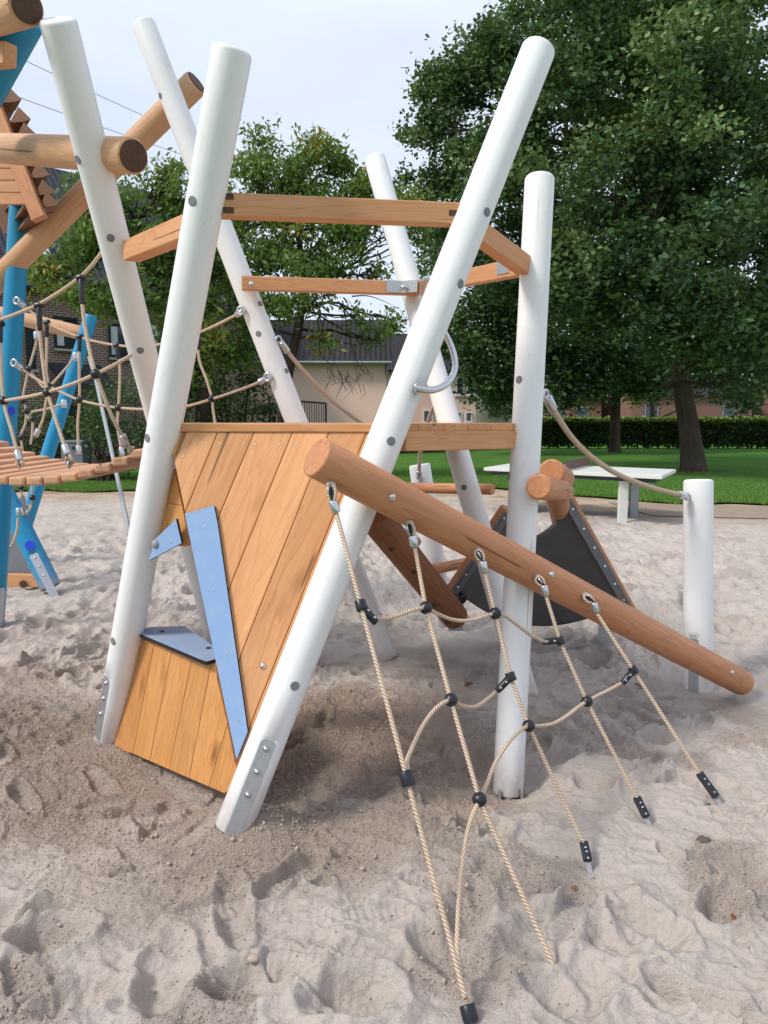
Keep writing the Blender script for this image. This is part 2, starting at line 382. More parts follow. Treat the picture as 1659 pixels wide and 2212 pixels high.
# ------------------------------------------------------------------ ground
def axis_lines(a, b, step, lo, hi, g):
    core = list(np.arange(a, b, step)); up = [b]; s = step
    while up[-1] < hi: s *= g; up.append(up[-1] + s)
    dn = [a - step]; s = step
    while dn[-1] > lo: s *= g; dn.append(dn[-1] - s)
    return np.array(dn[::-1] + core + up)
xs = axis_lines(-2.05, 1.85, .0058, -34, 34, 1.019); ys = axis_lines(1.4, 4.4, .0058, .2, 19, 1.0125)
X, Y = np.meshgrid(xs, ys)
def gauss(cx, cy, s): return np.exp(-((X - cx) ** 2 + (Y - cy) ** 2) / (2 * s * s))
near = 1 - sstep(4.5, 9, Y)
wx = X + .12 * fbm(X * 2, Y * 2, 3, 51); wy = Y + .12 * fbm(X * 2, Y * 2, 3, 57)
damp = sstep(-.22, .36, fbm(X * .9, Y * .9, 4, 11) * .6 + .55 * np.exp(-((X + 1.5) / 1.15) ** 2 - ((Y - 3.3) / .95) ** 2) + .62 * np.exp(-((X + .15) / .75) ** 2 - ((Y - 3.55) / .75) ** 2)
              + .35 * np.exp(-((X + .75) / .5) ** 2 - ((Y - 2.45) / .45) ** 2) - .32 - .25 * sstep(.3, 1.1, X) - .12 * sstep(2.3, 1.7, Y))
damp *= 1 - sstep(4.6, 6.2, Y)
H = .045 * fbm(X * .7, Y * .7, 2, 1) + .024 * fbm(wx * 2.3, wy * 2.3, 3, 5)
rid = 1 - np.abs(fbm(wx * 3.1, wy * 3.1, 2, 21)) * 2.2
H += .017 * np.clip(rid, 0, 1) ** 2 * (1 - .4 * damp)
rid2 = 1 - np.abs(fbm(wx * 7 + 4, wy * 7, 2, 41)) * 2.4
H += .007 * np.clip(rid2, 0, 1) ** 2 * (1 - .3 * damp)
H += .012 * fbm(wx * 9, wy * 9, 3, 25) + .015 * fbm(wx * 4.2, wy * 4.2, 2, 45)
far_rip = sstep(3.6, 6, Y)
H += far_rip * (.034 * fbm(X * 4.6, Y * 3.6, 3, 31) + .026 * fbm(X * 10, Y * 7, 2, 35))
qx = X + .012 * perlin(X * 30, Y * 30, 66); qy = Y + .012 * perlin(X * 30, Y * 30, 68)
clod = 1.0 * np.abs(perlin(qx * 48, qy * 48, 61)) + .8 * np.abs(perlin(qx * 82, qy * 82, 65)) + .9 * np.abs(perlin(qx * 19, qy * 19, 63))
H += damp * (.022 * (clod - .5)) * (1 - sstep(4.5, 6, Y))
patch = sstep(.12, .4, fbm(X * 1.8, Y * 1.8, 3, 71)) * (1 - damp)
H += patch * .013 * (clod - .5) * (1 - sstep(4.5, 6, Y))
H += (1 - damp) * .006 * fbm(X * 24, Y * 24, 3, 75) * near
bmask = sstep(.02, .3, fbm(X * 1.5 + 9, Y * 1.5, 3, 101)) * near
H += bmask * .009 * np.sqrt(np.clip(perlin(X * 34, Y * 34, 103) - .16, 0, 1)) + near * .006 * np.clip(1 - np.abs(fbm(wx * 12, wy * 12, 2, 107)) * 3, 0, 1) ** 2 * (1 - .6 * damp)
def stamp(cx, cy, ang, la, lb, dep, kind):
    R = la * 1.9; i0, i1 = np.searchsorted(xs, [cx - R, cx + R]); j0, j1 = np.searchsorted(ys, [cy - R, cy + R])
    if i1 - i0 < 4 or j1 - j0 < 4: return
    x = X[j0:j1, i0:i1] - cx; y = Y[j0:j1, i0:i1] - cy; c, s = math.cos(ang), math.sin(ang)
    a = x * c + y * s; b = -x * s + y * c
    wob = .16 * perlin(x * 14 + cx * 50, y * 14 + cy * 50, 81)
    if kind == 0:
        w = lb * (1 - .22 * np.exp(-((a + .1 * la) / (.28 * la)) ** 2)) * (1 + .12 * a / la)
        q = np.sqrt((a / la) ** 2 + (b / w) ** 2) + wob
        flat = sstep(1.04, .92, q)
        base = H[j0:j1, i0:i1]; m = (base * flat).sum() / max(flat.sum(), 1e-6)
        tread = .0022 * np.sin(a * 2 * math.pi / .026 + 1.6 * np.sin(b * 40)) + .003 * np.exp(-((np.abs(b) - w * .55) / .004) ** 2)
        H[j0:j1, i0:i1] = base * (1 - .8 * flat) + .8 * flat * m - flat * (dep + .012 * a / la - tread) + .6 * dep * np.exp(-((q - 1.17) / .13) ** 2)
        damp[j0:j1, i0:i1] *= 1 - .4 * flat
    else:
        q = np.sqrt((a / la) ** 2 + (b / lb) ** 2) + wob * 1.4
        H[j0:j1, i0:i1] += -dep * (1 - sstep(.45, 1.03, q)) + .5 * dep * np.exp(-((q - 1.16) / .2) ** 2)
rs = np.random.default_rng(12)
for _ in range(150):      # scuffs and dug hollows
    stamp(rs.uniform(-2.6, 2.6), rs.uniform(1.4, 5), rs.uniform(0, 6.3), rs.uniform(.07, .2), rs.uniform(.05, .11), rs.uniform(.02, .05), 1)
for _ in range(135):
    stamp(rs.uniform(-2.6, 2.4), rs.uniform(1.35, 4.8), rs.choice([.3, 1.2, 2.4, -.5]) + rs.normal(0, .5), rs.uniform(.09, .145), rs.uniform(.042, .052), rs.uniform(.010, .028), 0)
for _ in range(1500):
    y_ = rs.uniform(5, 12.5); stamp(rs.uniform(-1, 1) * (1.5 + y_ * .62), y_, rs.uniform(0, 6.3), rs.uniform(.1, .2), rs.uniform(.06, .12), rs.uniform(.02, .05), 1)
for (px, py, an, la, dp, k) in ((215, 1690, -.9, .14, .022, 0), (330, 1760, .3, .15, .022, 0), (330, 1880, .25, .14, .022, 0), (625, 1905, .9, .15, .035, 0), (460, 1960, .3, .12, .02, 0),
                             (1470, 1865, 2.0, .10, .02, 0), (1010, 1990, 1.2, .13, .045, 1), (1400, 2000, 1.9, .15, .04, 1), (1240, 2140, 1.0, .16, .04, 1), (560, 2130, .2, .15, .045, 1), (760, 2170, 0, .14, .05, 1), (170, 2150, .4, .12, .04, 1), (110, 2020, 0.2, .12, .05, 1),
                             (1560, 1960, .8, .11, .05, 1), (1180, 2070, .5, .08, .03, 1), (940, 1800, 0.6, .09, .03, 1), (1590, 1760, 0, .1, .03, 0)):
    q = G(px, py); stamp(q.x, q.y, an, la, la * (.36 if k == 0 else .62), dp, k)
lawn_edge = lambda x: np.interp(x, [-30, -4, 1.5, 2.6, 5.0, 7.1, 14, 34], [16.2, 16.4, 17.4, 16.9, 14.2, 13.6, 12.8, 12])
edge_in = sstep(2.6, .3, lawn_edge(X) - Y)
dirt = np.clip(sstep(4.3, 1.4, lawn_edge(X) - Y + .9 * fbm(X * .6, Y * .9, 3, 91) + 1.2 * sstep(1.0, -3.0, X)) , 0, 1)
H = H * (1 - .75 * edge_in * sstep(0, 1, Y - 9)) - .02 * edge_in
pv = sstep(3.9, 4.5, X) * sstep(10.9, 11.5, Y); H = H * (1 - pv) - .012 * pv
H *= 1 - sstep(8.5, 12, Y) * .4
# level the sand where things stand
def level(p, z, r, keep=.35):
    global H
    w = np.exp(-((X - p.x) ** 2 + (Y - p.y) ** 2) / (2 * r * r)); H = H * (1 - w * (1 - keep)) + z * w
level(P(1097, 1712, 3.25), -.085, .20); level(P(506, 1787, 2.76), .052, .16); level(P(836, 1420, 4.76), .04, .25); level(P(234, 1600, 3.6), .0, .15)
level(P(380, 1660, 3.2), .0, .2); level(P(1138, 1505, 4.26), -.01, .2); level(P(1510, 1523, 4.35), -.03, .25); level(P(1600, 1475, 4.2), .0, .3)
level(P(975, 1320, 5.0), .02, .4); level(P(120, 1273, 6.5), .05, .4)
for q in ((1560, 1730), (1405, 1775), (1270, 1865), (1182, 2060), (1012, 2210)): level(G(*q), 0.0, .10, .25)
H += .05 * gauss(-.05, 3.75, .35)
for px, py, a_, s_ in ((560, 1800, .03, .07), (590, 1790, .022, .05), (480, 1805, .02, .05), (215, 1612, .03, .07), (262, 1625, .02, .06), (865, 1425, .03, .09), (1150, 1520, .03, .09), (1480, 1530, .02, .1), (1540, 1528, .02, .1)):
    q = G(px, py); H += a_ * gauss(q.x, q.y, s_)
q = G(1186, 2064); H += -.045 * gauss(q.x, q.y, .022) + .016 * gauss(q.x, q.y, .06)
for q in ((1556, 1730), (1403, 1776), (1272, 1868)): q = G(*q); H += -.022 * gauss(q.x, q.y, .03) + .014 * gauss(q.x, q.y, .07)
ny, nx = X.shape
me = bpy.data.meshes.new('sand'); nv = nx * ny
me.vertices.add(nv); me.vertices.foreach_set('co', np.stack([X, Y, H], -1).astype(np.float32).ravel())
jj, ii = np.meshgrid(np.arange(ny - 1), np.arange(nx - 1), indexing='ij'); b0 = (jj * nx + ii).ravel()
quads = np.stack([b0, b0 + 1, b0 + nx + 1, b0 + nx], -1).astype(np.int32); nq = len(quads)
me.loops.add(nq * 4); me.loops.foreach_set('vertex_index', quads.ravel()); me.polygons.add(nq)
me.polygons.foreach_set('loop_start', np.arange(0, nq * 4, 4, dtype=np.int32)); me.polygons.foreach_set('use_smooth', np.ones(nq, bool))
for nm, ar in (('damp', damp), ('dirt', dirt), ('patch', patch)):
    at = me.attributes.new(nm, 'FLOAT', 'POINT'); at.data.foreach_set('value', ar.astype(np.float32).ravel())
me.update(calc_edges=True)
SAND = Mat('sand', .95, .12); tcn = SAND.n('ShaderNodeTexCoord').outputs['Object']
n1 = SAND.noise(tcn, 2.2, 5, .6); n2 = SAND.noise(tcn, 420, 2, .6); n3 = SAND.noise(tcn, 60, 5, .65)
dry = SAND.ramp(n1, [(.3, (.475, .412, .362)), (.7, (.55, .486, .435))])
c = SAND.mix(SAND.math('MULTIPLY', SAND.attr('damp').outputs['Fac'], .9), dry, (.44, .342, .275))
c = SAND.mix(SAND.math('MULTIPLY', SAND.attr('patch').outputs['Fac'], .45), c, (.53, .44, .375))
drt = SAND.ramp(SAND.noise(tcn, 1.3, 6, .65), [(.33, (.28, .195, .13)), (.52, (.48, .36, .26)), (.72, (.56, .46, .37))])
c = SAND.mix(SAND.attr('dirt').outputs['Fac'], c, drt)
c = SAND.mix(SAND.ramp(n2, [(.3, G3(.35)), (.5, G3(0))]), c, (.27, .21, .17))
c = SAND.mix(SAND.ramp(n3, [(.66, G3(0)), (.72, G3(.35))]), c, (.30, .22, .17))
SAND.color(c); bn = n4 = SAND.math('MULTIPLY', SAND.noise(tcn, 150, 4, .7), SAND.math('ADD', .6, SAND.math('ADD', SAND.attr('damp').outputs['Fac'], SAND.attr('patch').outputs['Fac'])))
n5 = SAND.math('ABSOLUTE', SAND.math('SUBTRACT', SAND.noise(tcn, 20, 4, .6, .6), .5)); n6 = SAND.noise(tcn, 9, 3, .55)
bn = SAND.bump(n6, .8, .05); bn = SAND.bump(n5, .35, .016, bn); bn = SAND.bump(n3, .5, .010, bn); bn = SAND.bump(n4, .9, .010, bn); SAND.bump(n2, .5, .003, bn)
sand = link('sand', me); me.materials.append(SAND.m); sand['kind'] = 'structure'

def sheet(name, pts, z, mat, nsub=1):
    m = MB(); m.add([(a, b, z) for a, b in pts], [tuple(range(len(pts)))]); o = m.build(name, mat); o['kind'] = 'structure'; return o
LAWN = Mat('lawn', .95, .1); tcn = LAWN.n('ShaderNodeTexCoord').outputs['Object']
a1 = LAWN.noise(tcn, .5, 4); a2 = LAWN.noise(LAWN.map(tcn, (30, 30, 30)), 1, 5, .7)
LAWN.color(LAWN.mix(LAWN.math('MULTIPLY', a2, .8), LAWN.ramp(a1, [(.3, (.075, .20, .03)), (.7, (.14, .29, .05))]), (.045, .115, .018))); LAWN.bump(a2, .8, .05)
ex = np.concatenate([np.linspace(-34, 34, 340)]); er = [(x, float(lawn_edge(x)) + .18 * math.sin(x * 3.1) + .22 * float(fbm(np.array([x * 1.7]), np.array([0.3]), 3, 5)[0])) for x in ex]
sheet('lawn', er + [(60, 12), (120, 60), (120, 110), (-120, 110), (-120, 60), (-60, 16)], .035, LAWN.m)
sheet('ground', [(-900, -300), (900, -300), (900, 1500), (-900, 1500)], -.16, LAWN.m)
pm = MB(); pts = [(4.4, 12.1), (6.2, 11.75), (9, 11.5), (16, 11.2), (16, 12.9), (8.6, 13.35), (6.9, 13.45), (5.0, 14.0), (4.3, 14.2)]
pm.add([(a, b, .006) for a, b in pts], [tuple(range(len(pts)))]); o = pm.build('paving', PAVER); o['kind'] = 'structure'
# grass blades
def quads_obj(name, verts, mat, tone, parent=None, tri=False):
    n = len(verts); k = 3 if tri else 4
    me = bpy.data.meshes.new(name); me.vertices.add(n * k); me.vertices.foreach_set('co', verts.astype(np.float32).ravel())
    me.loops.add(n * k); me.loops.foreach_set('vertex_index', np.arange(n * k, dtype=np.int32)); me.polygons.add(n)
    me.polygons.foreach_set('loop_start', np.arange(0, n * k, k, dtype=np.int32))
    at = me.attributes.new('tone', 'FLOAT', 'POINT'); at.data.foreach_set('value', np.repeat(tone, k).astype(np.float32))
    me.update(calc_edges=True); me.materials.append(mat); return link(name, me, parent)
GRASS = leafmat('grass_blade', [(0, (.07, .19, .025)), (.6, (.125, .27, .04)), (1, (.24, .32, .09))], .3)
n = 90000; gx = RNG.uniform(-13, 17, n); gy = lawn_edge(gx) - .12 + RNG.exponential(2.6, n) + .25 * np.sin(gx * 3.1)
mask = (gx > -13) & (np.abs(gx) < gy * .62 + .6); gx = gx[mask]; gy = gy[mask]; n = len(gx)
hh = RNG.uniform(.03, .075, n) * (1 + .6 * np.exp(-np.abs(gy - lawn_edge(gx)) / .3)); an = RNG.uniform(0, 6.28, n); wd = RNG.uniform(.006, .012, n)
base = np.stack([gx, gy, np.full(n, .025)], -1); dx = np.stack([np.cos(an) * wd, np.sin(an) * wd, np.zeros(n)], -1); tip = np.stack([RNG.normal(0, .02, n), RNG.normal(0, .02, n), hh], -1)
o = quads_obj('grass', np.stack([base - dx, base + dx, base + tip], 1), GRASS, RNG.random(n), None, True); tag(o, 'short green grass along the edge of the lawn', 'grass'); o['kind'] = 'stuff'

# ------------------------------------------------------------------ white play tower
def seg_at(seg, y):                  # point of a straight member at picture row y
    (xa, ya, Za), (xb, yb, Zb) = seg; t = (y - ya) / (yb - ya); iz = (1 - t) / Za + t / Zb
    return P(xa + (xb - xa) * t, y, 1 / iz)
def seg_atx(seg, x):
    (xa, ya, Za), (xb, yb, Zb) = seg; t = (x - xa) / (xb - xa); iz = (1 - t) / Za + t / Zb
    return P(x, ya + (yb - ya) * t, 1 / iz)
def hit(seg, r, x, y):               # ray / cylinder: point and outward normal
    a = P(*seg[0]); b = P(*seg[1]); d = (b - a).normalized(); w = (P(x, y, 1) - CAM).normalized()
    m = CAM - a; wp = w - d * w.dot(d); mp_ = m - d * m.dot(d)
    A = wp.dot(wp); B = 2 * wp.dot(mp_); C = mp_.dot(mp_) - r * r; D = B * B - 4 * A * C
    t = (-B - math.sqrt(max(D, 0))) / (2 * A); q = CAM + w * t
    return q, ((q - a) - d * (q - a).dot(d)).normalized()
S1 = ((124, 40, 2.78), (470, 1395, 5.2)); S2 = ((309, 50, 4.35), (836, 1420, 4.76)); S3 = ((502.5, 104, 2.55), (233.5, 1602, 3.6))
S4 = ((1165, 103, 2.99), (503, 1790, 2.76)); S5 = ((1166, 382, 3.33), (1097, 1712, 3.25)); S6 = ((809, 342, 4.8), (1138, 1505, 4.26))
tower = thing('play_tower', (-.2, 3.6, 0), 'wooden climbing tower with leaning white posts, larch deck and blue panels standing in the sand', 'climbing tower')
def make_post(root, seg, r, mat, caps=(), plate=None, plate_len=.33, capmat=CAPG, capr=.0175, sink=.25, foot=True, bolts=3, pw=.029):
    top, bot = P(*seg[0]), P(*seg[1]); d = (bot - top).normalized(); m = MB(); Ln = (bot - top).length; nrm = None
    flat = None; pts = [top, top + d * .003, top + d * .008, top + d * .016]; rr = [r - .014, r - .006, r - .002, r]
    for i in range(1, 12): pts.append(top + d * (Ln * i / 12)); rr.append(r)
    if plate is not None:
        q, nrm = hit(seg, r, *plate); ps = (q - top).dot(d) - .004
        extra = [ps - .004, ps, ps + .01, ps + .1]
        body = pts[4:]; body = [b for b in body if abs((b - top).dot(d) - ps) > .02 and (b - top).dot(d) < Ln - .02] + [top + d * e for e in extra if e < Ln - .01]
        body.sort(key=lambda b: (b - top).dot(d)); pts = pts[:4] + body; rr = rr[:4] + [r] * len(body); flat = (nrm, ps - .001, Ln + 1, .008)
    pts += [bot - d * .004, bot]; rr += [r, r - .003]
    m.tube(pts, rr, 48, goff=(random.uniform(0, 9), random.uniform(0, 9), random.uniform(0, 9)), flat=flat)
    m.t = [math.exp(-max((bot - V(q)).dot(-d) * -1, 0) / .10) if (V(q) - top).dot(d) > Ln - .5 else 0.0 for q in m.v]
    po = m.build('post', mat, root)
    for (cx, cy) in caps:
        q, nn = hit(seg, r, cx, cy); MB().disc(q, nn, capr, .0035, 24).build('bolt_cap', capmat, po)
    if plate is not None:
        side = d.cross(nrm).normalized(); c0 = top + d * (ps + .006) + nrm * (r - .0055); m = MB(); l2 = plate_len
        e = .012; poly = [c0 + side * (-pw + e), c0 + side * (pw - e), c0 + side * pw + d * e, c0 + side * pw + d * l2, c0 - side * pw + d * l2, c0 - side * pw + d * e]
        m.prism(poly, -nrm * .005, d); m.build('foot_plate', GALV, po, .0015)
        for k in range(bolts):
            cc = c0 + d * (.035 + k * (.088 if bolts > 2 else .12)) + nrm * .001
            m = MB(); m.disc(cc, nrm, .0125, .002, 16); m.dome(cc + nrm * .001, nrm, .0095, 12, .75); m.build('plate_bolt', STEEL, po)
    if foot:
        m = MB(); side = d.orthogonal().normalized() if nrm is None else nrm
        s2 = d.cross(side).normalized(); m.box(bot + d * (sink * .5 - .03), side, s2, d, .05 if nrm is None else .030, .045 if nrm is None else .024, sink * .5); m.build('steel_foot', GALV, po, .002)
    return po
RP = .069
make_post(tower, S1, RP, PAINT_W, [(168, 345), (239, 514), (303, 757)])
make_post(tower, S2, RP, PAINT_W, [(346, 207), (562, 656), (558, 721), (619, 801)], plate=(826, 1312))
make_post(tower, S3, RP, PAINT_W, [(415, 434), (318, 946), (244, 1385)], plate=(229, 1462), plate_len=.36)
make_post(tower, S4, RP, PAINT_W, [(1052, 458), (995, 613), (845, 953), (637, 1482)], plate=(583, 1598), plate_len=.43)
make_post(tower, S5, .066, PAINT_W, [(1121, 820), (1098, 1030)], sink=.3)
p5 = [o for o in tower.children if o.name.startswith('post')][-1]
for sx in (-.045, .05): MB().box(P(*S5[1]) + V((sx, -.02, -.03)), (1, 0, 0), (0, 1, 0), (0, 0, 1), .005, .045, .07).build('steel_foot', GALV, p5, .001)
make_post(tower, S6, RP, PAINT_W, [(1002, 1053)], sink=.25)
# rails
def rail(a, b, w=.058, h=.080, ext=0.0): return MB().beam(a, b, w, h, (0, 0, 1), ext=ext).build('rail', W_RAIL, tower, .005)
ra, rb = seg_at(S3, 441), seg_at(S4, 463); r1 = rail(ra + V((.03, 0.02, 0)), rb + V((-.02, .02, 0)), .06, .084)
rd = (rb - ra).normalized()
fn = V((rd.y, -rd.x, 0)).normalized(); a0 = ra + V((.03, .02, 0)); b0 = rb + V((-.02, .02, 0)); upv = rd.cross(fn) * -1
for t_, dz_ in ((.052, .027), (.052, -.022), (.93, .0)):
    MB().box(a0.lerp(b0, t_) + fn * .0295 + V((0, 0, dz_)), rd, fn, upv, .020, .0025, .011).build('rail_notch', W_DARK, r1)
rail(P(283, 544, 3.30), seg_at(S3, 475) + V((0, .03, 0)), .075, .085)
r3 = rail(P(522, 612, 4.385), P(905, 624, 4.56)); MB().dome(P(543, 614, 4.345), (0, -1, -.1), .016).build('rail_bolt', STEEL, r3)
r4 = rail(P(900, 622, 4.54), P(1126, 577, 3.38))
m = MB(); m.beam(P(835, 618, 4.49), P(868, 620, 4.50), .005, .072); m.beam(P(868, 620, 4.50), P(902, 617, 4.42), .005, .072); br = m.build('corner_bracket', GALV, r3, .001)
m = MB().beam(P(1074, 578, 3.53), P(1100, 572, 3.42), .006, .07); m.build('corner_bracket', GALV, r4, .001)
MB().dome(P(872, 621, 4.46), (0, -1, -.1), .018).build('bracket_bolt', STEEL, r3)
rail(seg_at(S4, 492) + V((.02, .02, 0)), P(1132, 574, 3.285), .06, .082)
# deck
pc = {k: seg_at(s, 912) for k, s in (('a', S1), ('b', S2), ('c', S3), ('d', S4), ('e', S5), ('f', S6))}
hexa = [(pc[k].x, pc[k].y) for k in 'cdefba']
cen = (sum(q[0] for q in hexa) / 6, sum(q[1] for q in hexa) / 6); fr = (V((hexa[1][0], hexa[1][1], 0)) - V((hexa[0][0], hexa[0][1], 0))).normalized(); bk = V((-fr.y, fr.x, 0))
zt = 1.541; k = 0; s0 = 0
hx2 = [(q[0] + (q[0] - cen[0]) * .03, q[1] + (q[1] - cen[1]) * .03) for q in hexa]
hx2[0] = (hexa[0][0] + .02, hexa[0][1] + .0); hx2[1] = (hexa[1][0], hexa[1][1] + .0); hx2[2] = (hexa[2][0] - .045, hexa[2][1] - .03)
o0 = V((hx2[0][0], hx2[0][1], 0)) - bk * .001
while s0 < 2.0:
    wdt = .088; a = o0 + bk * s0; b = o0 + bk * (s0 + wdt)
    pg = clip(hx2, (a.x, a.y), (a.x + fr.x, a.y + fr.y), (a.x + bk.x, a.y + bk.y)); 
    if pg: pg = clip(pg, (b.x, b.y), (b.x + fr.x, b.y + fr.y), (b.x - bk.x, b.y - bk.y))
    if len(pg) > 2:
        MB().prism([(q[0], q[1], zt - .032 * 0) for q in pg], (0, 0, -.034), fr, tone=random.uniform(-.1, .12)).build('deck_board', W_RAIL if k else W_PANEL, tower, .004)
    s0 += wdt + .004; k += 1
m = MB(); a, b = P(868, 953, 2.93), P(1112, 950, 3.29); m.beam(a, b, .055, .078); m.build('deck_beam', W_RAIL, tower, .004)
MB().beam(seg_at(S2, 945), seg_at(S6, 945), .055, .07).build('deck_beam', W_RAIL, tower, .004)
MB().beam(seg_at(S5, 945) + V((0, .04, 0)), seg_at(S6, 945), .055, .07).build('deck_beam', W_RAIL, tower, .004)
# front panel of slanting boards
PLA = Plane(P(395, 930, 3.03), P(800, 930, 2.905), P(512, 1640, 2.845))
outline = [(350, 932), (355, 950), (374, 985), (400, 1110), (516, 1648), (563, 1640), (843, 932)]
lines = [((470, 933), (403, 1098)), ((549, 933), (473, 1114)), ((632, 933), (500, 1258)), ((711, 933), (516, 1425)), ((792, 933), (543, 1560))]
m = MB(); rest = outline; adir = PLA.at(403, 1098) - PLA.at(470, 933)
for k in range(len(lines) + 1):
    pl = rest
    if k < len(lines): a, b = lines[k]; a2 = (a[0] - .5, a[1]); b2 = (b[0] - .5, b[1]); pl = clip(rest, a2, b2, (a[0] - 60, a[1]))
    if k > 0: a, b = lines[k - 1]; pl = clip(pl, (a[0] + .5, a[1]), (b[0] + .5, b[1]), (a[0] + 60, a[1]))
    if len(pl) > 2: m.prism([PLA.at(*q) for q in pl], -PLA.n * .03, adir, tone=(-.02, -.09, .05, .15, -.10, -.05)[k])
panel = m.build('board_panel', W_PANEL, tower, .005)
def screws(pl, pts, r=.0042, mat=GALV, par=None):
    for q in pts: MB().disc(pl.at(*q) + pl.n * .0003, pl.n, r, .0016, 10).build('screw', mat, par)
screws(PLA, [(403, 956), (445, 957), (473, 957), (526, 958), (551, 960), (604, 960), (640, 960), (688, 960), (722, 960), (396, 986), (410, 1051)], par=panel)
q = PLA.at(568, 1439); MB().dome(q, PLA.n, .0125, 14).build('dome_bolt', STEEL, panel)
pb = Plane(P(395, 930, 3.03), P(800, 930, 2.905), P(512, 1640, 2.845), .016)
bb = [(399, 1110), (462, 1092), (470, 1131), (535, 1580), (511, 1641)]
m = MB(); m.prism([pb.at(*q) for q in bb], -pb.n * .013, (0, 0, 1)); 
blue = m.build('blue_board', [HPL, HPL_E], tower)
def edge_core(o):                    # laminate: face blue, core black on the edges
    me = o.data
    for pgn in me.polygons: pgn.material_index = 0 if len(pgn.vertices) != 4 or pgn.index < 2 else 1
edge_core(blue)
screws(pb, [(440, 1138), (462, 1274), (488, 1413), (514, 1556)], .0055, par=blue)
# lower box panel and seat
PLB = Plane(P(294, 1377, 3.42), P(466, 1432, 2.99), P(257, 1612, 3.5))
ol = [(282, 1372), (466, 1432), (469, 1470), (490, 1560), (507, 1648), (520, 1690), (484, 1714), (286, 1628), (262, 1621), (240, 1612)]
ln = [((332.6, 1388.6), (287.6, 1625)), ((371, 1405), (324, 1640)), ((414, 1422), (366, 1659)), ((455, 1440), (409, 1675)), ((492, 1560), (451, 1697))]
m = MB(); adir = PLB.at(*ln[1][1]) - PLB.at(*ln[1][0])
for k in range(6):
    pl = ol
    if k < 5: a, b = ln[k]; pl = clip(pl, (a[0] - .4, a[1]), (b[0] - .4, b[1]), (a[0] - 60, a[1]))
    if k > 0: a, b = ln[k - 1]; pl = clip(pl, (a[0] + .4, a[1]), (b[0] + .4, b[1]), (a[0] + 60, a[1]))
    if len(pl) > 2: m.prism([PLB.at(*q) for q in pl], -PLB.n * .032, adir, tone=random.uniform(-.07, .07))
box = m.build('box_panel', W_SEAT, tower, .0045)
screws(PLB, [(322, 1398), (360, 1411), (375, 1418), (403, 1431), (420, 1435), (436, 1448), (447, 1457), (454, 1495), (478, 1613), (279, 1490), (288, 1566), (303, 1575), (324, 1588), (340, 1597), (362, 1612), (379, 1621), (403, 1634), (418, 1643)], .0035, par=box)
MB().dome(PLB.at(302, 1391), PLB.n, .011, 12).build('dome_bolt', STEEL, box)
def atz(x, y, z): return G(x, y, z)
st = [atz(290, 1364, .597), atz(325, 1354, .597), atz(398, 1352, .597), atz(474, 1404, .597), atz(474, 1421, .597), atz(446, 1429, .597), atz(432, 1424, .597)]
m = MB(); m.prism(st, (0, 0, -.016), (1, 0, 0)); seat = m.build('seat_board', [HPLS, HPL_E], tower); edge_core(seat)
for a, b in ((350, 1364), (450, 1400)): MB().dome(atz(a, b, .598), (0, 0, 1), .012, 12, .4).build('dome_bolt', DARKST, seat)
PLC = Plane(PLB.at(364, 1017) + PLB.n * .0, PLB.at(408, 1172), PLB.at(336, 1166), -.0)
dz = 3.07 - (PLC.at(400, 1170) - CAM).length * .97; 
PLC = Plane(P(366, 1017, 3.12), P(406, 1172, 3.08), P(340, 1166, 3.19))
up = [(352, 1008), (375, 1014), (382, 1042), (393, 1092), (409, 1172), (397, 1180), (330, 1172)]
m = MB(); m.prism([PLC.at(*q) for q in clip(up, (360, 1086), (420, 1095), (370, 1000))], -PLC.n * .03, (0, 0, 1)); m.prism([PLC.at(*q) for q in clip(up, (360, 1087), (420, 1096), (370, 1170))], -PLC.n * .03, (0, 0, 1), tone=.05)
sp_ = m.build('side_panel', W_SEAT, tower, .006)
screws(PLC, [(364, 1045), (373, 1090)], .0035, par=sp_)
PLD = Plane(P(321, 1211, 3.135), P(392, 1173, 3.045), P(380, 1121, 3.05))
m = MB(); m.prism([PLD.at(*q) for q in ((380, 1121), (392, 1173), (321, 1211), (335, 1165))], -PLD.n * .013, (0, 0, 1)); sb = m.build('blue_corner_board', [HPL, HPL_E], tower); edge_core(sb)
for pgn in sb.data.polygons: pgn.material_index = 0 if pgn.index < 2 else 1
MB().dome(PLD.at(336, 1175), PLD.n, .019, 16, .7).build('dome_bolt', DOMEG, sb)
screws(PLD, [(378, 1135), (368, 1171)], .0045, par=sb)
# grab handle
hp = smooth_path([P(898, 838, 2.79), P(912, 841, 2.80), P(938, 842, 2.84), P(965, 829, 2.90), P(981, 803, 2.96), P(982, 775, 3.0), P(972, 742, 3.02), P(953, 705, 3.03), P(927, 655, 3.02), P(913, 625, 2.99), P(918, 605, 2.94), P(945, 601, 2.9)], 5)
gh = MB().tube(hp, .0135, 14, True).build('grab_handle', STEEL, tower)
q, nn = hit(S4, RP, 900, 838); MB().disc(q, V((.9, -.2, -.2)), .026, .006, 20).build('handle_flange', STEEL, gh)
# net beam
SL = ((682, 986, 2.52), (1602, 1474, 4.2))
la, lb = P(*SL[0]), P(*SL[1]); RL = .0725
beam = MB().rod(la, lb, RL, .0735, n=44, bev=.007, rings=10).build('net_beam', W_LOG, tower)
for q in ((848, 1075), (1192, 1241), (1582, 1453)):
    pt, nn = hit(SL, RL, *q); MB().dome(pt, nn, .0145, 16, .55).build('beam_bolt', STEEL, beam)

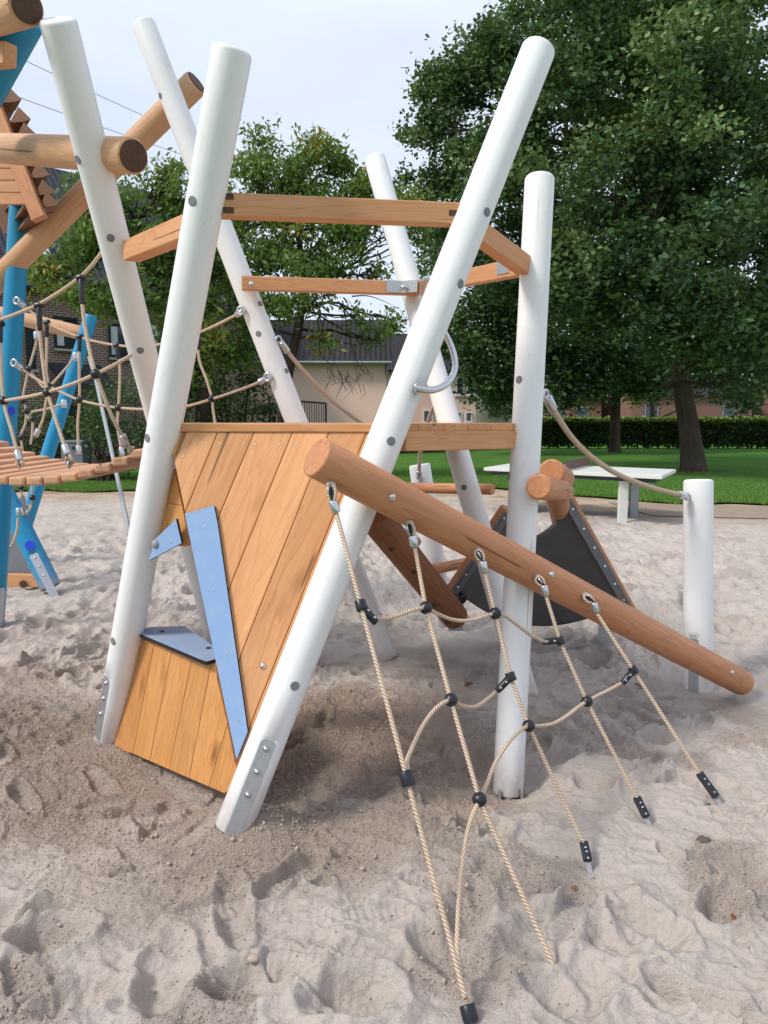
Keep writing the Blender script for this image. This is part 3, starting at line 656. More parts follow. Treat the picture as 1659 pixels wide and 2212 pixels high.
# ------------------------------------------------------------------ climbing net
net = thing('climbing_net', G(1180, 1900), 'beige rope climbing net with black knots hanging from the sloping log down to the sand', 'climbing net')
RR = .0074
eyes = [(715, 1046), (884, 1130), (1031, 1190), (1160, 1248), (1263, 1287)]
ferr = [((719, 1084), (726, 1106)), ((891, 1157), (896, 1182)), ((1042, 1212), (1047, 1236)), ((1174, 1264), (1179, 1286)), ((1282, 1301), (1288, 1322))]
ends = [(1004, 2150), (1188, 2066), (1262, 1825), (1378, 1728), (1514, 1675)]
gnd = [(1022, 2215), (1196, 2085), (1272, 1868), (1400, 1772), (1552, 1728)]
ropes = []; kinks = [[], [(920, 1313), (974, 1512), (1036, 1727)], [(1070, 1325), (1104, 1465), (1142, 1568)], [(1210, 1385), (1268, 1515)], []]; polys = []
for i in range(5):
    pt, nn = hit(SL, RL, *eyes[i]); Zt = (pt - CAM).dot(V((0, CP, -SP))) - .025
    gz = G(*gnd[i]); Zb = (gz - CAM).dot(V((0, CP, -SP)))
    ax = ferr[i][1][0], ferr[i][1][1]
    seg = ((ax[0], ax[1], Zt + .005), (ends[i][0], ends[i][1], 0))
    t = (ends[i][1] - ax[1]) / (gnd[i][1] - ax[1]); Ze = 1 / ((1 - t) / Zt + t / Zb)
    seg = ((ax[0], ax[1], Zt), (ends[i][0], ends[i][1], Ze)); ropes.append(seg)
    a, b = P(*seg[0]), P(*seg[1])
    ky = [q for q in [ax] + kinks[i] + [ends[i]]]; zz_ = lambda y: 1 / ((1 - (y - ax[1]) / (ends[i][1] - ax[1])) / Zt + (y - ax[1]) / (ends[i][1] - ax[1]) / Ze)
    pl_ = [P(q[0], q[1], zz_(q[1])) for q in ky]; polys.append((ky, seg)); pts = []
    for k in range(len(pl_) - 1): pts += [pl_[k].lerp(pl_[k + 1], j / 8) for j in range(8)]
    pts.append(pl_[-1])
    if i == 1: pts.append(b + (b - a).normalized() * .1)
    rp_ = MB().tube(pts, RR, 14, rope=True).build('rope', ROPE, net)
    f0, f1 = P(*ferr[i][0], Zt), P(*ferr[i][1], Zt)
    fd = (f1 - f0).normalized(); fc = (f0 + f1) / 2
    MB().rod(fc - fd * .021, fc + fd * .021, .0158, n=20, bev=.003).build('ferrule', STEEL, rp_)
    eye = P(*eyes[i], Zt + .004)
    rw = (fc - fd * .02 - eye); sdv = rw.cross(nn).normalized()
    loop = smooth_path([f0 + sdv * .005, f0 - rw * .45 + sdv * .014, f0 - rw * .85 + sdv * .011, eye + rw * -.02, f0 - rw * .85 - sdv * .011, f0 - rw * .45 - sdv * .014, f0 - sdv * .005], 4)
    MB().tube(loop, RR * .8, 10, rope=True).build('rope_loop', ROPE, rp_)
    MB().tube(smooth_path([f0 + sdv * .001, f0 - rw * .45 + sdv * .006, f0 - rw * .8 + sdv * .005, f0 - rw * .8 - sdv * .005, f0 - rw * .45 - sdv * .006, f0 - sdv * .001], 3), .0062, 8).build('thimble', BLACK, rp_)
    m = MB(); m.disc(pt, nn, .018, .004, 20); m.ring(pt + nn * .018 + rw.normalized() * .004, sdv, .0145, .0042); m.build('eye_bolt', STEEL, net)
    if i in (0,):
        cc = (P(1006, 2160, Ze), P(1018, 2208, Zb)); cd = (cc[1] - cc[0]).normalized()
        MB().rod(cc[0] + cd * .01, cc[1], .021, n=20, bev=.003).build('rope_clamp', BLACK, net)
    elif i >= 2:
        cc0 = b; cc1 = G(*gnd[i], .02); cd = (cc1 - cc0).normalized(); up_ = V((0, -.6, .8)); sd_ = cd.cross(up_).normalized()
        m = MB(); m.box((cc0 + cc1) / 2 - cd * .012, sd_, cd.cross(sd_), cd, .015, .011, (cc1 - cc0).length / 2); ac = m.build('anchor_clamp', BLACK, net, .005, 3)
        for t_ in (.18, .4, .72): MB().disc(cc0.lerp(cc1, t_) - cd.cross(sd_) * (-.0112 if cd.cross(sd_).dot(up_) > 0 else .0112), up_, .004, .0015, 10).build('clamp_rivet', STEEL, ac)
        MB().box(cc1 + cd * .03 + V((0, 0, -.01)), sd_, cd.cross(sd_), cd, .009, .003, .06).build('anchor_strap', DOMEG, net)
def on(i, y):
    ky, sg_ = polys[i]; z_ = (seg_at(sg_, y) - CAM).dot(V((0, CP, -SP))); return P(float(np.interp(y, [q[1] for q in ky], [q[0] for q in ky])), y, z_)
def depth(p): return (p - CAM).dot(V((0, CP, -SP)))
def ballat(i, y): MB().ball(on(i, y), .0235, 20).build('knot_ball', BLACK, net); return on(i, y)
B21, B22, B23 = ballat(1, 1313), ballat(1, 1512), ballat(1, 1727)
B31, B33, B43 = ballat(2, 1325), ballat(2, 1568), ballat(3, 1515)
def tclamp(p, toward, d, name='tee_clamp', ln=.075, rt=.0145):
    toward = (toward - p).normalized(); d = d.normalized()
    m = MB(); m.rod(p - d * .017, p + d * .017, .0185, n=20, bev=.003); m.rod(p + toward * .008, p + toward * ln, rt, rt * .85, n=16, bev=.004)
    o = m.build(name, BLACK, net); side = toward.cross(d).normalized(); side = side if side.dot(CAM - p) > 0 else -side
    for s_ in (.35, .75): MB().disc(p + toward * (ln * s_) + side * rt * .95, side, .0042, .0015, 10).build('clamp_rivet', STEEL, o)
rdir = lambda i: P(*ropes[i][1]) - P(*ropes[i][0])
c11, c14, c21, c23, c35 = on(0, 1308), on(3, 1384), on(0, 1682), on(2, 1462), on(4, 1448)
tclamp(c11, P(806, 1338, depth(c11) + .0), rdir(0)); tclamp(c14, P(1176, 1386, depth(c14) - .005), rdir(3)); tclamp(c23, P(1070, 1497, depth(c23) - .01), rdir(2)); tclamp(c35, P(1343, 1478, depth(c35) - .01), rdir(4))
MB().rod(c21 - rdir(0).normalized() * .022, c21 + rdir(0).normalized() * .022, .021, n=20, bev=.003).build('rope_clamp', BLACK, net)
def cross(pix, a, b, off=0.0):
    out = [a]; za, zb = depth(a), depth(b); xa = a; L0 = len(pix) + 1
    for k, q in enumerate(pix):
        t = (k + 1) / L0; out.append(P(q[0], q[1], za + (zb - za) * t - off))
    return out + [b]
def crope(pts): MB().tube(smooth_path(pts, 7), RR * .93, 12, rope=True).build('cross_rope', ROPE, net)
crope(cross([(815, 1337), (840, 1335), (870, 1326), (900, 1316)], P(802, 1334, depth(c11)), B21) + cross([(945, 1326), (980, 1339), (1015, 1340), (1045, 1332)], B21, B31)[1:] + cross([(1090, 1330), (1120, 1352), (1150, 1374), (1172, 1384)], B31, P(1182, 1386, depth(c14)))[1:])
crope(cross([(879, 1648), (890, 1616), (913, 1568), (942, 1530)], c21 + V((.012, -.012, 0)), B22) + cross([(998, 1524), (1028, 1526), (1055, 1508)], B22, P(1072, 1493, depth(c23)))[1:])
crope(cross([(990, 2085), (988, 2010), (993, 1930), (1001, 1850), (1014, 1780)], P(1008, 2165, depth(P(*ropes[0][1]))) + V((0, .012, 0)), B23) + cross([(1050, 1698), (1070, 1648), (1100, 1602), (1122, 1580)], B23, B33)[1:] + cross([(1165, 1568), (1195, 1563), (1225, 1546), (1248, 1528)], B33, B43)[1:] + cross([(1290, 1503), (1318, 1489)], B43, P(1345, 1474, depth(c35)))[1:])

# ------------------------------------------------------------------ ladder log, short posts, hand ropes
lad = thing('log_ladder', G(950, 1340), 'brown log leaning behind the net beam with round wooden rungs', 'ladder')
lg = MB().rod(P(806, 1112, 3.9), P(985, 1335, 4.75), .088, .085, n=36, bev=.02, rings=6).build('stringer', W_BROWN, lad)
for q in ((845, 1187), (894, 1236), (936, 1308), (965, 1345)):
    pt, nn = hit(((806, 1112, 3.9), (985, 1335, 4.75)), .088, *q); MB().disc(pt, nn, .017, .003, 16).build('bolt_hole', W_DARK, lg)
MB().rod(P(862, 1053, 5.2), P(1064, 1057, 4.75), .036, n=24, bev=.004).build('rung', W_LOG, lad)
MB().rod(P(830, 1150, 4.7), P(900, 1170, 5.3), .036, n=24, bev=.004).build('rung', W_LOG, lad)
MB().rod(P(905, 1236, 4.8), P(1025, 1212, 5.3), .036, n=24, bev=.004).build('rung', W_LOG, lad)
sp1 = thing('rope_post', G(940, 1290), 'short leaning white post behind the deck with a rope end bolted to its face', 'post', 'short white rope posts')
S7 = ((906, 1003, 5.45), (949, 1292, 5.5))
make_post(sp1, S7, .079, PAINT_W, [], plate=(949, 1248), plate_len=.2, bolts=2)
sp2 = thing('rope_post', G(1510, 1523), 'short upright white post beyond the low end of the net beam', 'post', 'short white rope posts')
S8 = ((1508.5, 1036, 4.38), (1508, 1523, 4.38))
make_post(sp2, S8, .083, PAINT_W, [], plate=(1497, 1377), plate_len=.44, bolts=2)
def handrope(pts, label, fer=(0, 1)):
    t = thing('hand_rope', pts[0], label, 'rope', 'beige hand ropes'); sp = smooth_path(pts, 7)
    r_ = MB().tube(sp, .0135, 14, rope=True).build('rope', ROPE, t)
    for e in fer:
        a, b = (sp[0], sp[3]) if e == 0 else (sp[-1], sp[-4]); d = (b - a).normalized()
        MB().rod(a - d * .01, a + d * .065, .022, n=18, bev=.004).build('ferrule', STEEL, r_)
        m = MB(); m.ring(a - d * .03, d.cross(V((0, 0, 1))), .02, .007); m.build('eye_bolt', STEEL, r_)
    return t
handrope([P(1184, 862, 3.36), P(1200, 892, 3.42), P(1232, 941, 3.53), P(1275, 985, 3.66), P(1330, 1022, 3.83), P(1400, 1051, 4.05), P(1478, 1071, 4.30)], 'thick beige hand rope sagging from the tall back post to the short right post')
handrope([P(608, 742, 4.55), P(650, 795, 4.66), P(710, 858, 4.8), P(770, 906, 4.95), P(830, 945, 5.1)], 'beige hand rope running down behind the deck from the rear left post', (0,))
handrope([P(958, 830, 4.66), P(932, 890, 4.85), P(912, 950, 5.1), P(906, 1000, 5.27), P(906, 1032, 5.36)], 'beige hand rope ending on the short post behind the deck', (1,))

# ------------------------------------------------------------------ rubber belt slide
sl = thing('belt_slide', G(1200, 1400), 'black rubber belt sling between two wooden rails behind the net beam', 'slide')
eL = [P(1100, 1092, 4.55), P(1040, 1185, 4.72), P(974, 1280, 4.9)]; eR = [P(1222, 1062, 4.5), P(1290, 1183, 4.75), P(1362, 1312, 5.0)]
def lerp3(a, t): return a[0].lerp(a[1], t * 2) if t < .5 else a[1].lerp(a[2], t * 2 - 1)
m = MB(); nu, nw = 24, 24; vs = []
for i in range(nu + 1):
    t = .09 + i / nu * .86; a, b = lerp3(eL, t), lerp3(eR, t)
    for k in range(nw + 1):
        w = k / nw; sag = 4 * w * (1 - w); q = a.lerp(b, w); q = q + V((0, .32, -.34)) * sag * (.60 + .22 * t); vs.append(q)
fs = [(i * (nw + 1) + k, i * (nw + 1) + k + 1, (i + 1) * (nw + 1) + k + 1, (i + 1) * (nw + 1) + k) for i in range(nu) for k in range(nw)]
m.add(vs, fs, None, True); bl = m.build('rubber_belt', RUBBER, sl); so = bl.modifiers.new('thickness', 'SOLIDIFY'); so.thickness = .012
for e, dx in ((eL, -1), (eR, 1)):
    d = (e[2] - e[0]).normalized(); off = V((.008 * dx, .05, -.02))
    rl = MB().beam(e[0] + off, e[2] + off + d * .03, .05, .075, tone=-.05).build('side_rail', W_LOG, sl, .01)
    m = MB(); m.beam(e[0] + d * .06 + V((-.02 * dx, -.004, .0)), e[2] + V((-.02 * dx, -.004, .0)), .055, .008, up=(-.15 * dx, -1, .25)); stp = m.build('clamp_strip', CAPG, rl, .001)
    for t_ in (.14, .3, .46, .62, .78, .93): MB().disc(e[0].lerp(e[2], t_) + V((-.02 * dx, -.012, .003)), (0, -1, .2), .008, .003, 10).build('strip_screw', STEEL, stp)
MB().rod(P(1196, 1040, 4.0), P(1218, 1150, 5.4), .066, .066, n=36, bev=.012, rings=4).build('head_log', W_LOG, sl)
MB().rod(P(1164, 1051, 3.10), P(1216, 1062, 3.95), .055, .056, n=36, bev=.01, rings=4).build('cross_log', W_LOG, sl)
MB().rod(P(1191, 1020, 3.92), P(1216, 1034, 4.5), .071, .07, n=36, bev=.014, rings=4).build('top_log', W_LOG, sl)
MB().rod(P(986, 1283, 4.95), P(1000, 1296, 4.88), .033, n=20).build('rubber_stop', BLACK, sl)
MB().box(P(1310, 1360, 5.12), (1, 0, 0), (0, 1, 0), (0, 0, 1), .055, .006, .16).build('steel_foot', GALV, sl, .002)
MB().box(P(985, 1325, 5.0), (1, 0, 0), (0, 1, 0), (0, 0, 1), .05, .006, .12).build('steel_foot', GALV, sl, .002)

# ------------------------------------------------------------------ roofed blue tower on the left
rt = thing('roofed_tower', V((-3.2, 5.5, 0)), 'second play tower with bright blue posts and a shingled wooden roof at the left edge', 'play tower')
make_post(rt, ((46, 410, 5.15), (-14, 1362, 5.5)), .070, PAINT_B, [(24, 888)], plate=(5, 1270), capmat=BLUEDOT, capr=.03)
make_post(rt, ((61, 32, 3.15), (-150, 420, 3.6)), .074, PAINT_B, [], foot=False)
make_post(rt, ((197, 682, 8.0), (26, 1228, 8.0)), .070, PAINT_B, [], foot=False)
make_post(rt, ((-32, 985, 6.6), (110, 1268, 6.5)), .088, PAINT_B, [(65, 1178)], plate=(71, 1196), plate_len=.50, bolts=3, capmat=BLUEDOT, capr=.042, pw=.036)
def log(seg, r, mat=W_LOGPALE, endmat=True, name='cross_beam', par=None, r1=None):
    o = MB().rod(P(*seg[0]), P(*seg[1]), r, r1, n=40, bev=.012, rings=8).build(name, mat, par or rt)
    return o
def endcap(o, seg, r):
    a, b = P(*seg[0]), P(*seg[1]); d = (b - a).normalized(); MB().rod(b - d * .001, b + d * .006, r - .009, n=32, bev=.003, rings=1).build('end_grain', W_DARK, o)
sg = ((-90, 315, 4.1), (288, 337, 3.02)); endcap(log(sg, .071), sg, .071)
sg = ((-40, 640, 5.35), (424, 178, 4.53)); endcap(log(sg, .077), sg, .077)
sg = ((-90, 62, 3.25), (58, 14, 2.75)); endcap(log(sg, .066), sg, .066)
log(((-40, 668, 8.0), (186, 722, 8.05)), .075, W_LOGPALE)
MB().dome(P(5, 72, 3.2), (0, -1, 0), .04).build('bolt_cap', DARKST, rt); MB().dome(P(4, 140, 3.25), (0, -1, 0), .03).build('bolt_cap', DARKST, rt)
m = MB(); m.beam(P(-60, 128, 3.2), P(22, 118, 3.05), .06, .085); m.build('rafter_tail', W_RAIL, rt, .004)
# roof with rows of shingle boards
Zr = 4.55; e0, e1 = V((38, 195)), V((121, 432)); roofb = MB(); up0 = P(20, 150, Zr)
m = MB()
for (tx, ty) in ((160, 745), (230, 893), (272, 1010), (325, 1165), (375, 1310), (412, 1440), (445, 1530)):
    prof = [(tx + a, ty + b) for a, b in ((-92, -94), (0, -4), (1, 7), (-50, 22), (-150, 30))]
    prof = [P(a * .2876, b * .2876, Zr) for a, b in prof]; dn = (prof[1] - prof[0]).normalized()
    for s_ in range(6):
        jt = dn * (random.uniform(-.006, .006) if s_ else 0)
        m.prism([q + jt + V((-.72, 1, 0)) * (s_ * .16) for q in prof], V((-.72, 1, 0)) * .157, dn, tone=random.uniform(-.15, .1))
rf = m.build('roof', W_ROOF, rt, .003)
m = MB(); m.beam(P(-14, 225, Zr), P(86, 474, Zr), .05, .085, up=(1, 0, .4)); m.build('rafter', W_LOG, rt, .004)
m = MB(); m.beam(P(-30, 410, 5.3), P(30, 500, 5.3), .05, .12, up=(1, 0, .4)); m.build('rafter', W_ROOF, rt, .004)
m = MB()
for k in range(4):
    y0 = 338 + k * 26; xr = 12 + (y0 - 320) * .42; m.prism([P(-90, y0, 4.75), P(xr + 10, y0, 4.75), P(xr + 21, y0 + 25, 4.75), P(-90, y0 + 25, 4.75)], (0, .025, 0), (1, 0, 0), tone=random.uniform(-.1, .1))
m.build('gable_boards', W_RAIL, rt, .004)
m = MB(); m.prism([P(-40, 1150, 6.9), P(50, 1070, 6.9), P(95, 1250, 6.9), P(-40, 1250, 6.9)], (0, .02, 0)); m.build('grey_panel', CAPG, rt)
kb = MB().beam(P(-60, 1251, 6.75), P(86, 1254, 6.75), .06, .115).build('kick_board', W_RAIL, rt, .006); MB().disc(P(50, 1262, 6.71), (0, -1, 0), .035, .004).build('bolt_hole', W_DARK, kb)
pole = MB().tube([P(192, 772, 7.9), P(207, 820, 7.0), P(283, 1165, 5.35)], .0165, 12).build('steel_pole', GREYM); tag(pole, 'thin grey steel pole slanting from the blue post down to the sand', 'pole')

# ------------------------------------------------------------------ rope bridge
bd = thing('rope_bridge', V((-1.9, 4.3, 1.25)), 'sagging wooden plank bridge with beige rope net sides between the two towers', 'rope bridge')
zc = lambda x: 1.262 + (.34 if x < -1.86 else .42) * (x + 1.86) ** 2
xk = -2.62; k = 0
while xk < -1.02:
    z = zc(xk); sl_ = 2 * .34 * (xk + 1.86); d = V((1, .02, sl_ * .22)).normalized(); yn, yf = 3.78, 5.0
    m = MB(); ctr = V((xk, (yn + yf) / 2, z - .019)); ay = V((-.04, 1, 0)).normalized()
    m.box(ctr, d, ay.cross(d), ay, .0405, .0225, (yf - yn) / 2 + random.uniform(-.01, .01), tone=random.uniform(-.08, .1), goff=(random.uniform(0, 9), random.uniform(0, 9), 0))
    pk = m.build('plank', W_BRIDGE, bd, .011, 2); 
    if k % 3 == 0: MB().dome(V((xk, yn + .14, z - .041)), (0, 0, -1), .018).build('plank_bolt', DOMEG, pk)
    else:
        MB().disc(V((xk, yn + .14, z - .041)), (0, 0, -1), .018, .003, 14).build('plank_bolt', STEEL, pk)
    xk += .0895; k += 1
RB = .0088
def brope(pts, r=RB): return MB().tube(smooth_path(pts, 6), r, 12, rope=True).build('rope', ROPE, bd)
Zn = lambda x: np.interp(x, [-40, 0, 80, 217, 280, 300], [4.1, 3.95, 3.75, 3.45, 3.62, 3.7])
n_ = lambda x, y, dz=0.0: P(x, y, float(Zn(x)) + dz)
brope([n_(-40, 704), n_(0, 691), n_(40, 676), n_(80, 659), n_(125, 633), n_(170, 601), n_(196, 576), n_(222, 542)])
brope([n_(-40, 875), n_(8, 866), n_(55, 858), n_(103, 847), n_(155, 830), n_(207, 808), n_(245, 789), n_(282, 768)])
near_drops = [([(0, 700), (1, 760), (8, 866), (25, 930), (40, 985)], (42, 1005)), ([(84, 660), (87, 730), (95, 800), (103, 848), (125, 920), (143, 972)], (150, 1003)), ([(175, 600), (179, 670), (190, 740), (207, 808), (240, 895), (268, 950)], (281, 972))]
def clampbox(p, d, ln=.13, nm='tee_clamp'):
    d = d.normalized(); m = MB(); m.rod(p - V((1, 0, .3)).normalized() * .02, p + V((1, 0, .3)).normalized() * .02, .019, n=16, bev=.003); m.rod(p, p + d * ln, .0155, .0125, n=14, bev=.004); m.build(nm, BLACK, bd)
def bferr(p, d, parent=bd):
    d = d.normalized(); MB().rod(p - d * .028, p + d * .028, .0185, n=18, bev=.004).build('ferrule', STEEL, parent)
for pts, foot in near_drops:
    q = [n_(*t) for t in pts]; brope(q); clampbox(q[0], q[1] - q[0], .13 if foot[0] > 60 else .1); ip = min(range(len(pts)), key=lambda i: abs(pts[i][1] - (866 if foot[0] < 60 else 848 if foot[0] < 200 else 808)))
    MB().ball(q[ip], .0255, 18).build('knot_ball', BLACK, bd)
    fd = q[-1] - q[-2]; bferr(q[-1], fd); ft = n_(*foot, .03); MB().tube(smooth_path([q[-1], q[-1] + fd.normalized() * .05 + V((.012, 0, 0)), ft + V((.015, 0, .01)), ft, ft + V((-.012, 0, .015)), q[-1] + fd.normalized() * .04 - V((.008, 0, 0))], 4), .009, 8, rope=True).build('rope_loop', ROPE, bd)
    MB().ring(ft, (1, 0, 0), .016, .006).build('eye_bolt', STEEL, bd)
Zf = lambda x: np.interp(x, [30, 60, 250, 430, 520, 590], [5.1, 5.1, 5.0, 4.75, 4.5, 4.55])
f_ = lambda x, y, dz=0.0: P(x, y, float(Zf(x)) + dz)
brope([f_(47, 656), f_(75, 680), f_(110, 702), f_(140, 716), f_(171, 728), f_(212, 739), f_(252, 746), f_(300, 749), f_(345, 744), f_(390, 733), f_(437, 716), f_(480, 696), f_(516, 677)])
brope([f_(40, 791), f_(65, 810), f_(105, 834), f_(138, 850), f_(171, 864), f_(212, 874), f_(256, 881), f_(308, 884), f_(360, 882), f_(405, 877), f_(458, 862), f_(510, 845), f_(552, 829), f_(574, 818)])
for a, b in (((42, 653), (52, 662)), ((36, 788), (46, 796)), ((511, 680), (524, 673)), ((561, 825), (574, 818))):
    bferr((f_(*a) + f_(*b)) / 2, f_(*b) - f_(*a)); 
for q in ((36, 650), (30, 784), (520, 671), (578, 815)): MB().ring(f_(*q, -.04), (.3, 1, 0), .022, .008).build('eye_bolt', STEEL, bd)
for pts, bi in (([(101, 697), (101, 760), (100, 800), (105, 834), (99, 870), (93, 905), (80, 935)], 3), ([(172, 728), (171, 790), (172, 864), (168, 915), (170, 972)], 2), ([(252, 746), (259, 800), (256, 881), (254, 920), (263, 975)], 2), ([(428, 722), (430, 775), (446, 820), (458, 862), (461, 890), (468, 930)], 3)):
    q = [f_(*t) for t in pts]; brope(q); clampbox(q[0], q[1] - q[0], .1); MB().ball(q[bi], .0255, 18).build('knot_ball', BLACK, bd); bferr(q[-1], q[-1] - q[-2])
# ropes of the net behind the bridge, tied between the blue posts
bn = thing('rope_net', P(90, 1000, 7), 'slack net of beige ropes tied between the blue posts behind the plank bridge', 'rope net')
for pts in ([(82, 705), (78, 740), (68, 778), (62, 797), (55, 830), (50, 860), (57, 885), (62, 905)], [(62, 797), (80, 820), (100, 838), (130, 810), (162, 772)], [(62, 905), (70, 890), (100, 884), (134, 873)], [(57, 885), (55, 915), (46, 940), (50, 980), (55, 1005)], [(71, 905), (70, 935), (66, 960)], [(55, 1005), (46, 1050), (49, 1080), (60, 1092)], [(66, 1010), (70, 1070), (66, 1095), (55, 1110)], [(40, 1118), (36, 1150), (25, 1178), (5, 1198)]):
    MB().tube(smooth_path([P(a, b, 7.2 if b < 1100 else 5.9) for a, b in pts], 5), .012, 8, rope=True).build('rope', ROPE, bn)
for q in ((62, 797), (50, 866), (57, 888), (71, 905), (46, 945), (46, 1053), (70, 1075)): MB().ball(P(*q, 7.18), .03, 12).build('knot_ball', BLACK, bn)
for q in ((79, 725), (163, 770), (138, 872), (42, 1105)): MB().rod(P(q[0], q[1] - 8, 7.15 if q[1] < 1100 else 5.85), P(q[0] + 1, q[1] + 8, 7.15 if q[1] < 1100 else 5.85), .03, n=14, bev=.006).build('ferrule', STEEL, bn)

# ------------------------------------------------------------------ table-tennis table
tt = thing('tennis_table', V((3.6, 11.6, 0)), 'white outdoor table tennis table with a brown plate net on the dirt strip', 'table')
A, B, D = P(1430, 1024, 10.7), P(1045, 1001, 12.6), P(1461, 1006, 12.1); zt = .77
A.z = B.z = D.z = zt; Cc = B + (D - A); m = MB(); m.prism([A, B, Cc, D], (0, 0, -.055), (1, 0, 0)); m.build('table_top', CONC_W, tt, .006)
m = MB(); e1, e2 = (B - A).normalized(), (D - A).normalized(); m.prism([A + e1 * .1 + e2 * .1 - V((0, 0, .057)), B - e1 * .1 + e2 * .1 - V((0, 0, .057)), Cc - e1 * .1 - e2 * .1 - V((0, 0, .057)), D + e1 * .1 - e2 * .1 - V((0, 0, .057))], (0, 0, -.06)); m.build('under_frame', DARKST, tt)
mid = (A + B) / 2; m = MB(); m.beam(mid + V((0, 0, .083)), mid + (D - A) + V((0, 0, .083)), .014, .15); m.build('net_plate', plain('rust_plate', (.13, .06, .05), .6), tt, .003)
for q, mt in ((A.lerp(B, .2) + e2 * .2, CONC_W), (A.lerp(B, .2) + e2 * 1.15, GUT), (A.lerp(B, .8) + e2 * .2, CONC_W), (A.lerp(B, .8) + e2 * 1.15, GUT)):
    m = MB(); m.box(V((q.x, q.y, .36)), (1, 0, 0), (0, 1, 0), (0, 0, 1), .065, .05, .37); m.build('leg', mt, tt, .006)

# ------------------------------------------------------------------ vegetation
def leaf_quads(cent, size, aspect, droop=0.0, seed=0):
    r = np.random.default_rng(seed); n = len(cent); d = r.normal(size=(n, 3)); d[:, 2] = d[:, 2] * .6 - droop; d /= np.linalg.norm(d, axis=1)[:, None]
    w = r.normal(size=(n, 3)); w -= d * (w * d).sum(1)[:, None]; w /= np.linalg.norm(w, axis=1)[:, None]
    if droop < .3:                       # blades lie mostly level, facing the sky
        nn = r.normal(size=(n, 3)) * .62; nn[:, 2] += .85; nn /= np.linalg.norm(nn, axis=1)[:, None]
        d = d - nn * (d * nn).sum(1)[:, None]; d /= np.linalg.norm(d, axis=1)[:, None]; w = np.cross(nn, d)
    s = size * r.uniform(.55, 1.45, n)[:, None]; a = cent - d * s * .5; b = cent + d * s * .5; k = w * s * aspect * .5
    mid_ = cent - d * s * .08; return np.stack([a, mid_ + k, b, mid_ - k], 1)
def crown(lobes, seed, per=18, leaves=42, spread=.34, shell=.6):
    r = np.random.default_rng(seed); C = []; TN = []
    for (c, R, *ex) in lobes:
        dens = ex[0] if ex else 1.0; n = max(6, int(per * R * R * dens)); ns = max(3, int(6 * min(R, 2.2)))
        su = r.normal(size=(ns, 3)); su /= np.linalg.norm(su, axis=1)[:, None]; sc_ = np.array(c) + su * (R * r.uniform(.45, .95, ns))[:, None] * np.array([1, 1, .85]); sr = R ** .6 * r.uniform(.30, .56, ns)
        wsel = r.choice(ns, n, p=sr ** 2 / (sr ** 2).sum()); u = r.normal(size=(n, 3)); u[:, 2] += .35; u /= np.linalg.norm(u, axis=1)[:, None]
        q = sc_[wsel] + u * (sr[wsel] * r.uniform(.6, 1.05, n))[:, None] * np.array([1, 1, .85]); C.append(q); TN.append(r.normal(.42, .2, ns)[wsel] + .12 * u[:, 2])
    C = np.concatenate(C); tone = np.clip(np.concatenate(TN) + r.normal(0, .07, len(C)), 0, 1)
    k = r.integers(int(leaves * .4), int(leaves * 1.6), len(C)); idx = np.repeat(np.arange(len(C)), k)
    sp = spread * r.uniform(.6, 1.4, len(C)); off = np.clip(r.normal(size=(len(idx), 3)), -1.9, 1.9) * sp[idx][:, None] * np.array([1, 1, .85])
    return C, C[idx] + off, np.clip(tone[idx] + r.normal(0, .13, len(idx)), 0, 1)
def branch(m, a, b, r0, r1, bend, rg, n=7):
    a, b = V(a), V(b); L_ = (b - a).length; o = V(rg.normal(size=3)) * bend * L_; pts = []
    for i in range(n + 1):
        t = i / n; pts.append(a.lerp(b, t) + o * math.sin(math.pi * t) + V(rg.normal(size=3)) * (.02 * L_ * (0 < t < 1)))
    m.tube(pts, [r0 + (r1 - r0) * i / n for i in range(n + 1)], 7, True); return pts
def tree(name, base, trunkpts, trunkr, lobes, mat, bark, label, seed, leaf=.13, aspect=.62, per=18, leaves=42, spread=.34, shell=.6, droop=0.0, twigs=120, group=None, cat='tree'):
    t = thing(name, base, label, cat, group); rg = np.random.default_rng(seed); m = MB(); sp = smooth_path(trunkpts, 5)
    n = len(sp); rad = [trunkr[0] + (trunkr[1] - trunkr[0]) * i / (n - 1) + (trunkr[0] * .45 * max(0, 1 - i * 3 / n) ** 3) for i in range(n)]
    m.tube(sp, rad, 14, True); C, pos, tone = crown([(tuple(a), *b) for a, *b in lobes], seed, per, leaves, spread, shell)
    for l in lobes:
        s_ = min(sp[int(n * .45):], key=lambda q: (q - V(l[0])).length); pts = branch(m, s_, l[0], trunkr[1] * .6, .02, .12, rg)
        near_ = C[np.argsort(np.linalg.norm(C - np.array(l[0]), axis=1))[:max(3, int(twigs / len(lobes)))]]
        for q in near_: branch(m, pts[rg.integers(3, 7)], q, .022, .006, .12, rg, 4)
    m.build('trunk', bark, t); quads_obj('crown', leaf_quads(pos, leaf, aspect, droop, seed), mat, tone, t); return t
def lob(lst): return [(P(x, y, Z), r, *e) for x, y, Z, r, *e in lst]
g0 = G(1500, 1020)
